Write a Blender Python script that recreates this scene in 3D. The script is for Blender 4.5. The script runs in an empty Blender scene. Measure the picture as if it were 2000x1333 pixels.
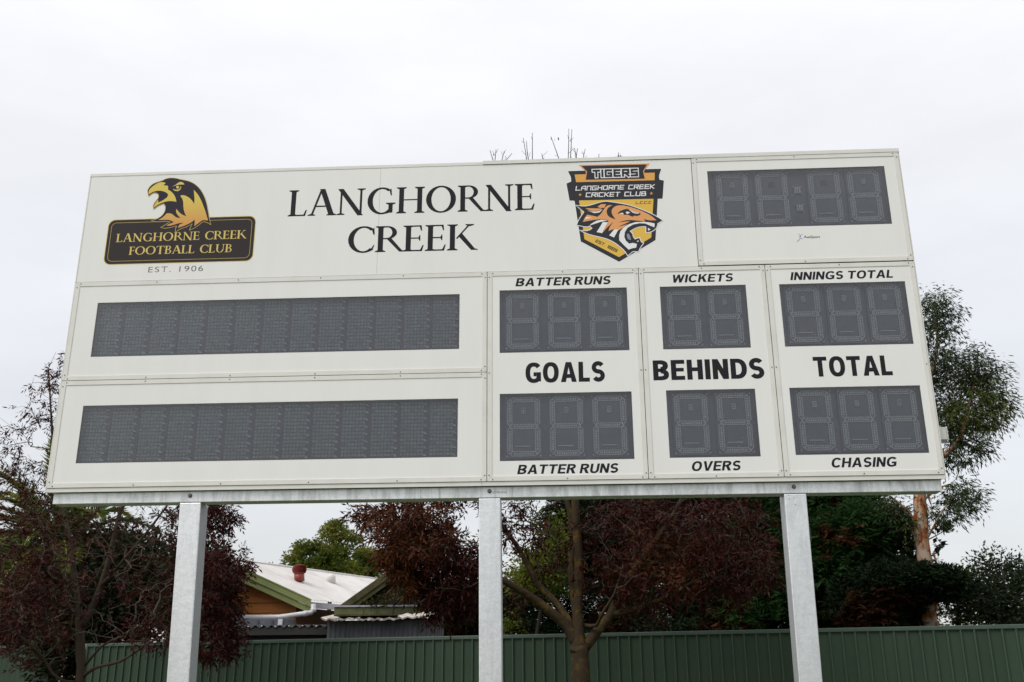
import bpy, bmesh, math, random
import numpy as np
from mathutils import Vector, Matrix, geometry

scene = bpy.context.scene
col = scene.collection
random.seed(7)
RNG = np.random.default_rng(11)

# ------------------------------------------------------------------ camera
cam_data = bpy.data.cameras.new('camera')
cam_data.sensor_width = 36.0
cam_data.lens = 1946.0 * 36.0 / 2000.0
cam_data.clip_start, cam_data.clip_end = 0.1, 1500.0
cam_data.dof.use_dof = True
cam_data.dof.focus_distance = 7.0
cam_data.dof.aperture_fstop = 5.6
cam = bpy.data.objects.new('camera', cam_data)
col.objects.link(cam)
CAM = Vector((0, 0, 1.6))
C_R = Vector((0.9986445, 0.0517126, -0.00591406))
C_U = Vector((0.02210587, -0.31851807, 0.94765899))
C_F = Vector((-0.04712217, 0.94650517, 0.31922947))
rot = Matrix((C_R, C_U, -C_F)).transposed()
cam.matrix_world = Matrix.Translation(CAM) @ rot.to_4x4()
scene.camera = cam

# ------------------------------------------------------------------ sky and sun (overcast)
SUN_EL, SUN_AZ = math.radians(50), math.radians(232)      # behind the photographer, slightly left
world = bpy.data.worlds.new('World')
scene.world = world
world.use_nodes = True
wn, wl = world.node_tree.nodes, world.node_tree.links
wn.clear()
w_out = wn.new('ShaderNodeOutputWorld')
sky = wn.new('ShaderNodeTexSky')
sky.sky_type = 'NISHITA'
sky.sun_disc = False
sky.sun_elevation = SUN_EL
sky.sun_rotation = SUN_AZ
sky.air_density, sky.dust_density = 1.0, 3.0
bg_sky = wn.new('ShaderNodeBackground'); bg_sky.inputs['Strength'].default_value = 0.05
wl.new(sky.outputs[0], bg_sky.inputs['Color'])
tc = wn.new('ShaderNodeTexCoord')
sep = wn.new('ShaderNodeSeparateXYZ'); wl.new(tc.outputs['Generated'], sep.inputs[0])
ramp = wn.new('ShaderNodeValToRGB'); wl.new(sep.outputs['Z'], ramp.inputs[0])
cr = ramp.color_ramp
cr.elements[0].position, cr.elements[0].color = 0.0, (0.60, 0.59, 0.585, 1)
cr.elements[1].position, cr.elements[1].color = 1.0, (1.25, 1.25, 1.26, 1)
e = cr.elements.new(0.25); e.color = (0.70, 0.69, 0.682, 1)
e = cr.elements.new(0.50); e.color = (0.85, 0.835, 0.82, 1)
mp = wn.new('ShaderNodeMapping'); mp.inputs['Scale'].default_value = (1.6, 1.6, 5.0)
wl.new(tc.outputs['Generated'], mp.inputs[0])
noi = wn.new('ShaderNodeTexNoise'); noi.inputs['Scale'].default_value = 2.2
noi.inputs['Detail'].default_value = 5.0
wl.new(mp.outputs[0], noi.inputs['Vector'])
mr = wn.new('ShaderNodeMapRange')
mr.inputs[1].default_value, mr.inputs[2].default_value = 0.3, 0.7
mr.inputs[3].default_value, mr.inputs[4].default_value = 0.93, 1.06
wl.new(noi.outputs[0], mr.inputs[0])
mul = wn.new('ShaderNodeVectorMath'); mul.operation = 'SCALE'
wl.new(ramp.outputs[0], mul.inputs[0]); wl.new(mr.outputs[0], mul.inputs['Scale'])
bg_cloud = wn.new('ShaderNodeBackground'); bg_cloud.inputs['Strength'].default_value = 1.0
wl.new(mul.outputs[0], bg_cloud.inputs['Color'])
addw = wn.new('ShaderNodeAddShader')
wl.new(bg_sky.outputs[0], addw.inputs[0]); wl.new(bg_cloud.outputs[0], addw.inputs[1])
wl.new(addw.outputs[0], w_out.inputs[0])

sun_data = bpy.data.lights.new('sun', 'SUN')
sun_data.energy = 1.75
sun_data.angle = math.radians(30)
sun_data.color = (1.0, 0.97, 0.93)
sun = bpy.data.objects.new('sun', sun_data)
col.objects.link(sun)
d = Vector((math.sin(SUN_AZ) * math.cos(SUN_EL), math.cos(SUN_AZ) * math.cos(SUN_EL), math.sin(SUN_EL)))
sun.rotation_euler = d.to_track_quat('Z', 'Y').to_euler()
sun.location = d * 40

vs = scene.view_settings
vs.view_transform = 'Standard'; vs.look = 'None'; vs.exposure = 0.0; vs.gamma = 1.0
vs.use_curve_mapping = False
scene.cycles.max_bounces = 8
scene.cycles.transparent_max_bounces = 12


def at(px, py, Y):
    """Place in the world that lies at distance Y in front of the camera's feet, seen at (px, py) of the photograph."""
    dr = C_F + C_R * ((px - 1000) / 1946.0) - C_U * ((py - 666.5) / 1946.0)
    return CAM + dr * (Y / dr.y)


# ------------------------------------------------------------------ object helpers
def link(name, mesh, parent=None, loc=None):
    o = bpy.data.objects.new(name, mesh)
    col.objects.link(o)
    if parent is not None:
        o.parent = parent
    if loc is not None:
        o.location = loc
    return o


def tag(o, label=None, cat=None, group=None, kind=None):
    for k, v in (('label', label), ('category', cat), ('group', group), ('kind', kind)):
        if v:
            o[k] = v
    return o


def empty(name, loc, label=None, cat=None, group=None, rz=0.0):
    o = bpy.data.objects.new(name, None)
    o.empty_display_size = 0.2
    col.objects.link(o)
    o.location = loc
    o.rotation_euler.z = rz
    return tag(o, label, cat, group)


def dup(src, parent=None, loc=None):
    o = src.copy()
    col.objects.link(o)
    if parent is not None:
        o.parent = parent
    if loc is not None:
        o.location = loc
    return o


class MB:
    """collects polygons; builds one mesh object"""
    def __init__(self):
        self.v, self.f, self.m, self.sm = [], [], [], []

    def add(self, verts, faces, m=0, smooth=False):
        b = len(self.v)
        self.v.extend([tuple(p) for p in verts])
        for f in faces:
            self.f.append([b + i for i in f]); self.m.append(m); self.sm.append(smooth)

    def box(self, x0, x1, y0, y1, z0, z1, m=0):
        if x0 > x1: x0, x1 = x1, x0
        if y0 > y1: y0, y1 = y1, y0
        if z0 > z1: z0, z1 = z1, z0
        self.add([(x0, y0, z0), (x1, y0, z0), (x1, y1, z0), (x0, y1, z0), (x0, y0, z1), (x1, y0, z1), (x1, y1, z1), (x0, y1, z1)],
                 [(0, 3, 2, 1), (4, 5, 6, 7), (0, 1, 5, 4), (1, 2, 6, 5), (2, 3, 7, 6), (3, 0, 4, 7)], m)

    def hexa(self, p, m=0):
        """8 corners: bottom ring 0-3, top ring 4-7"""
        self.add(p, [(0, 3, 2, 1), (4, 5, 6, 7), (0, 1, 5, 4), (1, 2, 6, 5), (2, 3, 7, 6), (3, 0, 4, 7)], m)

    def prism(self, pts, y0, y1, m=0):
        """pts (x,z) polygon, extruded from y0 (front) to y1 (back)"""
        n = len(pts)
        tris = geometry.tessellate_polygon([[Vector((a, b, 0)) for a, b in pts]])
        b = len(self.v)
        self.v.extend([(a, y0, c) for a, c in pts] + [(a, y1, c) for a, c in pts])
        for t in tris:
            self.f.append([b + t[0], b + t[1], b + t[2]]); self.m.append(m); self.sm.append(False)
            self.f.append([b + n + t[2], b + n + t[1], b + n + t[0]]); self.m.append(m); self.sm.append(False)
        for i in range(n):
            j = (i + 1) % n
            self.f.append([b + i, b + j, b + n + j, b + n + i]); self.m.append(m); self.sm.append(False)

    def flat(self, pts, y, m=0):
        """thin print: (x,z) polygon lying at depth y"""
        tris = geometry.tessellate_polygon([[Vector((a, b, 0)) for a, b in pts]])
        self.add([(a, y, c) for a, c in pts], [tuple(t) for t in tris], m)

    def tube(self, pts, rad, sides=8, m=0, cap=True, smooth=True):
        pts = [Vector(p) for p in pts]
        n = len(pts)
        if not hasattr(rad, '__len__'):
            rad = [rad] * n
        prev = None
        rings = []
        for i in range(n):
            t = (pts[min(i + 1, n - 1)] - pts[max(i - 1, 0)])
            if t.length < 1e-9: t = Vector((0, 0, 1))
            t.normalize()
            if prev is None:
                a = Vector((1, 0, 0)) if abs(t.x) < 0.8 else Vector((0, 1, 0))
                a = (a - t * a.dot(t)).normalized()
            else:
                a = prev - t * prev.dot(t)
                a = a.normalized() if a.length > 1e-6 else prev
            prev = a
            b = t.cross(a)
            rings.append([pts[i] + (a * math.cos(2 * math.pi * k / sides) + b * math.sin(2 * math.pi * k / sides)) * rad[i] for k in range(sides)])
        vs_ = [v for r_ in rings for v in r_]
        fs = []
        for i in range(n - 1):
            for k in range(sides):
                k2 = (k + 1) % sides
                fs.append((i * sides + k, i * sides + k2, (i + 1) * sides + k2, (i + 1) * sides + k))
        if cap:
            fs.append(tuple(range(sides - 1, -1, -1)))
            fs.append(tuple((n - 1) * sides + k for k in range(sides)))
        self.add(vs_, fs, m, smooth)

    def mesh(self, name, mats):
        me = bpy.data.meshes.new(name)
        me.from_pydata(self.v, [], self.f)
        for mt in (mats if isinstance(mats, (list, tuple)) else [mats]):
            me.materials.append(mt)
        me.polygons.foreach_set('material_index', self.m)
        me.polygons.foreach_set('use_smooth', self.sm)
        me.update()
        return me

    def build(self, name, mats, parent=None, fix=True, bevel=0.0):
        me = self.mesh(name, mats)
        if fix:
            bm = bmesh.new(); bm.from_mesh(me)
            bmesh.ops.recalc_face_normals(bm, faces=bm.faces)
            if bevel:
                bmesh.ops.bevel(bm, geom=[e_ for e_ in bm.edges if len(e_.link_faces) == 2 and e_.calc_face_angle(0) > 0.6],
                                offset=bevel, segments=2, affect='EDGES', profile=0.6)
            bm.to_mesh(me); bm.free()
        return link(name, me, parent)


# ------------------------------------------------------------------ materials
def mat(name, base, rough=0.6, var=None, scale=6.0, detail=4.0, bump=0.0, bscale=40.0, metal=0.0, spec=0.5, stretch=None,
        island=None, coat=0.0, lo=0.36, hi=0.66, each=0.0):
    m = bpy.data.materials.new(name)
    m.use_nodes = True
    nt = m.node_tree; n, l = nt.nodes, nt.links
    p = n['Principled BSDF']
    p.inputs['Base Color'].default_value = (*base, 1)
    p.inputs['Roughness'].default_value = rough
    p.inputs['Metallic'].default_value = metal
    p.inputs['Specular IOR Level'].default_value = spec
    p.inputs['Coat Weight'].default_value = coat
    tcn = n.new('ShaderNodeTexCoord')
    vec = tcn.outputs['Object']
    if stretch:
        mpn = n.new('ShaderNodeMapping'); mpn.inputs['Scale'].default_value = stretch
        l.new(vec, mpn.inputs[0]); vec = mpn.outputs[0]
    src = None
    if var is not None:
        no = n.new('ShaderNodeTexNoise'); no.inputs['Scale'].default_value = scale; no.inputs['Detail'].default_value = detail
        no.inputs['Roughness'].default_value = 0.6
        l.new(vec, no.inputs['Vector'])
        rp = n.new('ShaderNodeValToRGB'); l.new(no.outputs[0], rp.inputs[0])
        rp.color_ramp.elements[0].position, rp.color_ramp.elements[0].color = lo, (*base, 1)
        rp.color_ramp.elements[1].position, rp.color_ramp.elements[1].color = hi, (*var, 1)
        src = rp.outputs[0]
    if island is not None:
        ge = n.new('ShaderNodeNewGeometry')
        mx = n.new('ShaderNodeMix'); mx.data_type = 'RGBA'
        l.new(ge.outputs['Random Per Island'], mx.inputs['Factor'])
        if src is not None: l.new(src, mx.inputs['A'])
        else: mx.inputs['A'].default_value = (*base, 1)
        mx.inputs['B'].default_value = (*island, 1)
        src = mx.outputs['Result']
    if each and src is not None:                 # every piece faded a little differently
        oi = n.new('ShaderNodeObjectInfo'); me_ = n.new('ShaderNodeMapRange')
        me_.inputs[3].default_value, me_.inputs[4].default_value = 1 - each, 1 + each
        l.new(oi.outputs['Random'], me_.inputs[0])
        se = n.new('ShaderNodeVectorMath'); se.operation = 'SCALE'
        l.new(src, se.inputs[0]); l.new(me_.outputs[0], se.inputs['Scale']); src = se.outputs[0]
    if src is not None:
        l.new(src, p.inputs['Base Color'])
    if bump:
        nb = n.new('ShaderNodeTexNoise'); nb.inputs['Scale'].default_value = bscale; nb.inputs['Detail'].default_value = 5
        l.new(vec, nb.inputs['Vector'])
        bp = n.new('ShaderNodeBump'); bp.inputs['Strength'].default_value = bump; bp.inputs['Distance'].default_value = 0.01
        l.new(nb.outputs[0], bp.inputs['Height']); l.new(bp.outputs[0], p.inputs['Normal'])
    return m


def leaf_mat(name, c1, c2, c3=None, pscale=1.5, trans=0.35, rough=0.5, lo=0.52, hi=0.6, spec=0.1):
    """leaves: colour differs from leaf to leaf, and in patches (dead or fresh growth)"""
    m = bpy.data.materials.new(name); m.use_nodes = True
    nt = m.node_tree; n, l = nt.nodes, nt.links
    p = n['Principled BSDF']; out = n['Material Output']
    p.inputs['Roughness'].default_value = rough
    p.inputs['Specular IOR Level'].default_value = spec
    ge = n.new('ShaderNodeNewGeometry')
    mx = n.new('ShaderNodeMix'); mx.data_type = 'RGBA'
    mx.inputs['A'].default_value = (*c1, 1); mx.inputs['B'].default_value = (*c2, 1)
    l.new(ge.outputs['Random Per Island'], mx.inputs['Factor'])
    src = mx.outputs['Result']
    if c3 is not None:
        tcn = n.new('ShaderNodeTexCoord')
        no = n.new('ShaderNodeTexNoise'); no.inputs['Scale'].default_value = pscale; no.inputs['Detail'].default_value = 2
        l.new(tcn.outputs['Object'], no.inputs['Vector'])
        mrn = n.new('ShaderNodeMapRange'); mrn.inputs[1].default_value, mrn.inputs[2].default_value = lo, hi
        l.new(no.outputs[0], mrn.inputs[0])
        mx2 = n.new('ShaderNodeMix'); mx2.data_type = 'RGBA'
        l.new(mrn.outputs[0], mx2.inputs['Factor']); l.new(src, mx2.inputs['A']); mx2.inputs['B'].default_value = (*c3, 1)
        src = mx2.outputs['Result']
    l.new(src, p.inputs['Base Color'])
    tr_ = n.new('ShaderNodeBsdfTranslucent'); l.new(src, tr_.inputs['Color'])
    ms = n.new('ShaderNodeMixShader'); ms.inputs[0].default_value = trans
    l.new(p.outputs[0], ms.inputs[1]); l.new(tr_.outputs[0], ms.inputs[2]); l.new(ms.outputs[0], out.inputs[0])
    return m


def galv_mat(name, a, b, metal=0.65):
    """hot-dip galvanised steel: crystal spangle, run marks and dull stains"""
    m = mat(name, a, 0.5, metal=metal)
    n, l = m.node_tree.nodes, m.node_tree.links
    p = n['Principled BSDF']; tcn = n['Texture Coordinate']
    vo = n.new('ShaderNodeTexVoronoi'); vo.inputs['Scale'].default_value = 120
    l.new(tcn.outputs['Object'], vo.inputs['Vector'])
    no = n.new('ShaderNodeTexNoise'); no.inputs['Scale'].default_value = 9; no.inputs['Detail'].default_value = 6
    no.inputs['Roughness'].default_value = 0.7; no.inputs['Distortion'].default_value = 1.2
    mpn = n.new('ShaderNodeMapping'); mpn.inputs['Scale'].default_value = (1.3, 1.3, 0.22)
    l.new(tcn.outputs['Object'], mpn.inputs[0]); l.new(mpn.outputs[0], no.inputs['Vector'])
    rp = n.new('ShaderNodeValToRGB'); l.new(no.outputs[0], rp.inputs[0])
    rp.color_ramp.elements[0].position, rp.color_ramp.elements[0].color = 0.34, (*b, 1)
    rp.color_ramp.elements[1].position, rp.color_ramp.elements[1].color = 0.56, (*a, 1)
    sp = n.new('ShaderNodeSeparateColor'); l.new(vo.outputs['Color'], sp.inputs[0])
    mrn = n.new('ShaderNodeMapRange'); mrn.inputs[3].default_value, mrn.inputs[4].default_value = 0.94, 1.04
    l.new(sp.outputs[0], mrn.inputs[0])
    sc_ = n.new('ShaderNodeVectorMath'); sc_.operation = 'SCALE'
    l.new(rp.outputs[0], sc_.inputs[0]); l.new(mrn.outputs[0], sc_.inputs['Scale'])
    l.new(sc_.outputs[0], p.inputs['Base Color'])
    mr2 = n.new('ShaderNodeMapRange'); mr2.inputs[3].default_value, mr2.inputs[4].default_value = 0.55, 0.33
    l.new(no.outputs[0], mr2.inputs[0]); l.new(mr2.outputs[0], p.inputs['Roughness'])
    n2 = n.new('ShaderNodeTexNoise'); n2.inputs['Scale'].default_value = 26; n2.inputs['Detail'].default_value = 4
    l.new(tcn.outputs['Object'], n2.inputs['Vector'])
    bp = n.new('ShaderNodeBump'); bp.inputs['Strength'].default_value = 0.22; bp.inputs['Distance'].default_value = 0.006
    l.new(n2.outputs[0], bp.inputs['Height']); l.new(bp.outputs[0], p.inputs['Normal'])
    return m


M = {}
M['white'] = mat('white panel laminate', (0.79, 0.79, 0.765), 0.3, var=(0.76, 0.758, 0.73), scale=2.2, detail=9, spec=0.3, stretch=(2.2, 1, .35), lo=.42, hi=.72)
M['trim'] = mat('powder coated cream trim', (0.71, 0.705, 0.665), 0.38, var=(0.64, 0.63, 0.58), scale=5, detail=8, lo=.45, hi=.75)
M['cabinet'] = mat('cabinet aluminium', (0.34, 0.30, 0.22), 0.5, var=(0.22, 0.2, 0.16), scale=5)
M['vinyl'] = mat('black vinyl', (0.018, 0.018, 0.023), 0.45, spec=0.12)
M['screw'] = mat('screw steel', (0.22, 0.22, 0.21), 0.4, metal=0.7)
M['bolt'] = mat('bolt steel', (0.10, 0.10, 0.10), 0.5, metal=0.5, var=(0.2, 0.19, 0.17), scale=60)
M['galv'] = galv_mat('galvanised post steel', (0.80, 0.815, 0.835), (0.69, 0.705, 0.725), .8)
M['galv_beam'] = galv_mat('galvanised beam steel', (0.78, 0.80, 0.81), (0.50, 0.515, 0.52), .5)
M['tray'] = mat('display tray', (0.125, 0.132, 0.165), 0.6, var=(0.14, 0.145, 0.175), scale=8)
M['board'] = mat('circuit board', (0.115, 0.122, 0.15), 0.5, var=(0.13, 0.135, 0.16), scale=20)
M['mboard'] = mat('matrix board', (0.065, 0.068, 0.095), 0.5, var=(0.095, 0.075, 0.10), scale=5)
M['segment'] = mat('segment body', (0.185, 0.20, 0.22), 0.5)
M['led'] = mat('unlit led lens', (0.76, 0.80, 0.77), 0.35, island=(0.60, 0.63, 0.61))
M['led2'] = mat('unlit matrix led', (0.42, 0.50, 0.47), 0.4, island=(0.30, 0.37, 0.35))
M['dark_square'] = mat('dark sensor', (0.035, 0.037, 0.045), 0.5)
M['conn'] = mat('connector strip', (0.60, 0.63, 0.68), 0.5)
M['sky_dome'] = mat('antenna dome', (0.25, 0.25, 0.28), 0.4)
gm = bpy.data.materials.new('window sheet'); gm.use_nodes = True
n, l = gm.node_tree.nodes, gm.node_tree.links
n.remove(n['Principled BSDF'])
tr_ = n.new('ShaderNodeBsdfTransparent'); tr_.inputs[0].default_value = (0.93, 0.94, 0.96, 1)
gl = n.new('ShaderNodeBsdfGlossy'); gl.inputs['Roughness'].default_value = 0.06
fr = n.new('ShaderNodeFresnel'); fr.inputs['IOR'].default_value = 1.55
mm = n.new('ShaderNodeMath'); mm.operation = 'MULTIPLY'; mm.inputs[1].default_value = 1.15; l.new(fr.outputs[0], mm.inputs[0])
ms = n.new('ShaderNodeMixShader'); l.new(mm.outputs[0], ms.inputs[0]); l.new(tr_.outputs[0], ms.inputs[1]); l.new(gl.outputs[0], ms.inputs[2])
l.new(ms.outputs[0], n['Material Output'].inputs[0])
M['glass'] = gm


def grad_mat(name, lo, hi, z0, z1, rough=0.3):
    """printed ink that runs from one colour to another across the emblem (part of the artwork)"""
    m = mat(name, lo, rough)
    n, l = m.node_tree.nodes, m.node_tree.links
    s = n.new('ShaderNodeSeparateXYZ'); l.new(n['Texture Coordinate'].outputs['Object'], s.inputs[0])
    r_ = n.new('ShaderNodeMapRange'); r_.inputs[1].default_value, r_.inputs[2].default_value = z0, z1
    l.new(s.outputs['Z'], r_.inputs[0])
    mx = n.new('ShaderNodeMix'); mx.data_type = 'RGBA'
    l.new(r_.outputs[0], mx.inputs['Factor']); mx.inputs['A'].default_value = (*lo, 1); mx.inputs['B'].default_value = (*hi, 1)
    l.new(mx.outputs['Result'], n['Principled BSDF'].inputs['Base Color'])
    return m


M['ink_plate'] = mat('dark brown print', (0.030, 0.022, 0.022), 0.25, spec=0.22)
M['ink_black'] = mat('emblem black print', (0.022, 0.019, 0.028), 0.25, spec=0.22)
M['ink_charcoal'] = mat('crest charcoal print', (0.030, 0.031, 0.038), 0.25, spec=0.22)
M['ink_gold'] = mat('gold print', (0.66, 0.50, 0.12), 0.3)
M['ink_gold_dk'] = mat('gold keyline print', (0.50, 0.38, 0.10), 0.3)
M['ink_yellow'] = mat('crest yellow print', (0.74, 0.46, 0.055), 0.3)
M['ink_amber'] = mat('crest amber print', (0.72, 0.36, 0.06), 0.3)
M['ink_orange'] = mat('crest orange print', (0.74, 0.33, 0.11), 0.3)
M['ink_white'] = mat('crest white print', (0.80, 0.80, 0.80), 0.3)
M['ink_lilac'] = mat('crest lilac print', (0.27, 0.25, 0.33), 0.3)
M['ink_grey'] = mat('thin grey lettering', (0.07, 0.07, 0.07), 0.4)
M['ink_pen'] = mat('marker pen', (0.06, 0.06, 0.06), 0.6)
M['ink_red'] = mat('logo red print', (0.35, 0.04, 0.05), 0.4)
M['ink_blue'] = mat('logo blue print', (0.07, 0.12, 0.35), 0.4)
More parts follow.
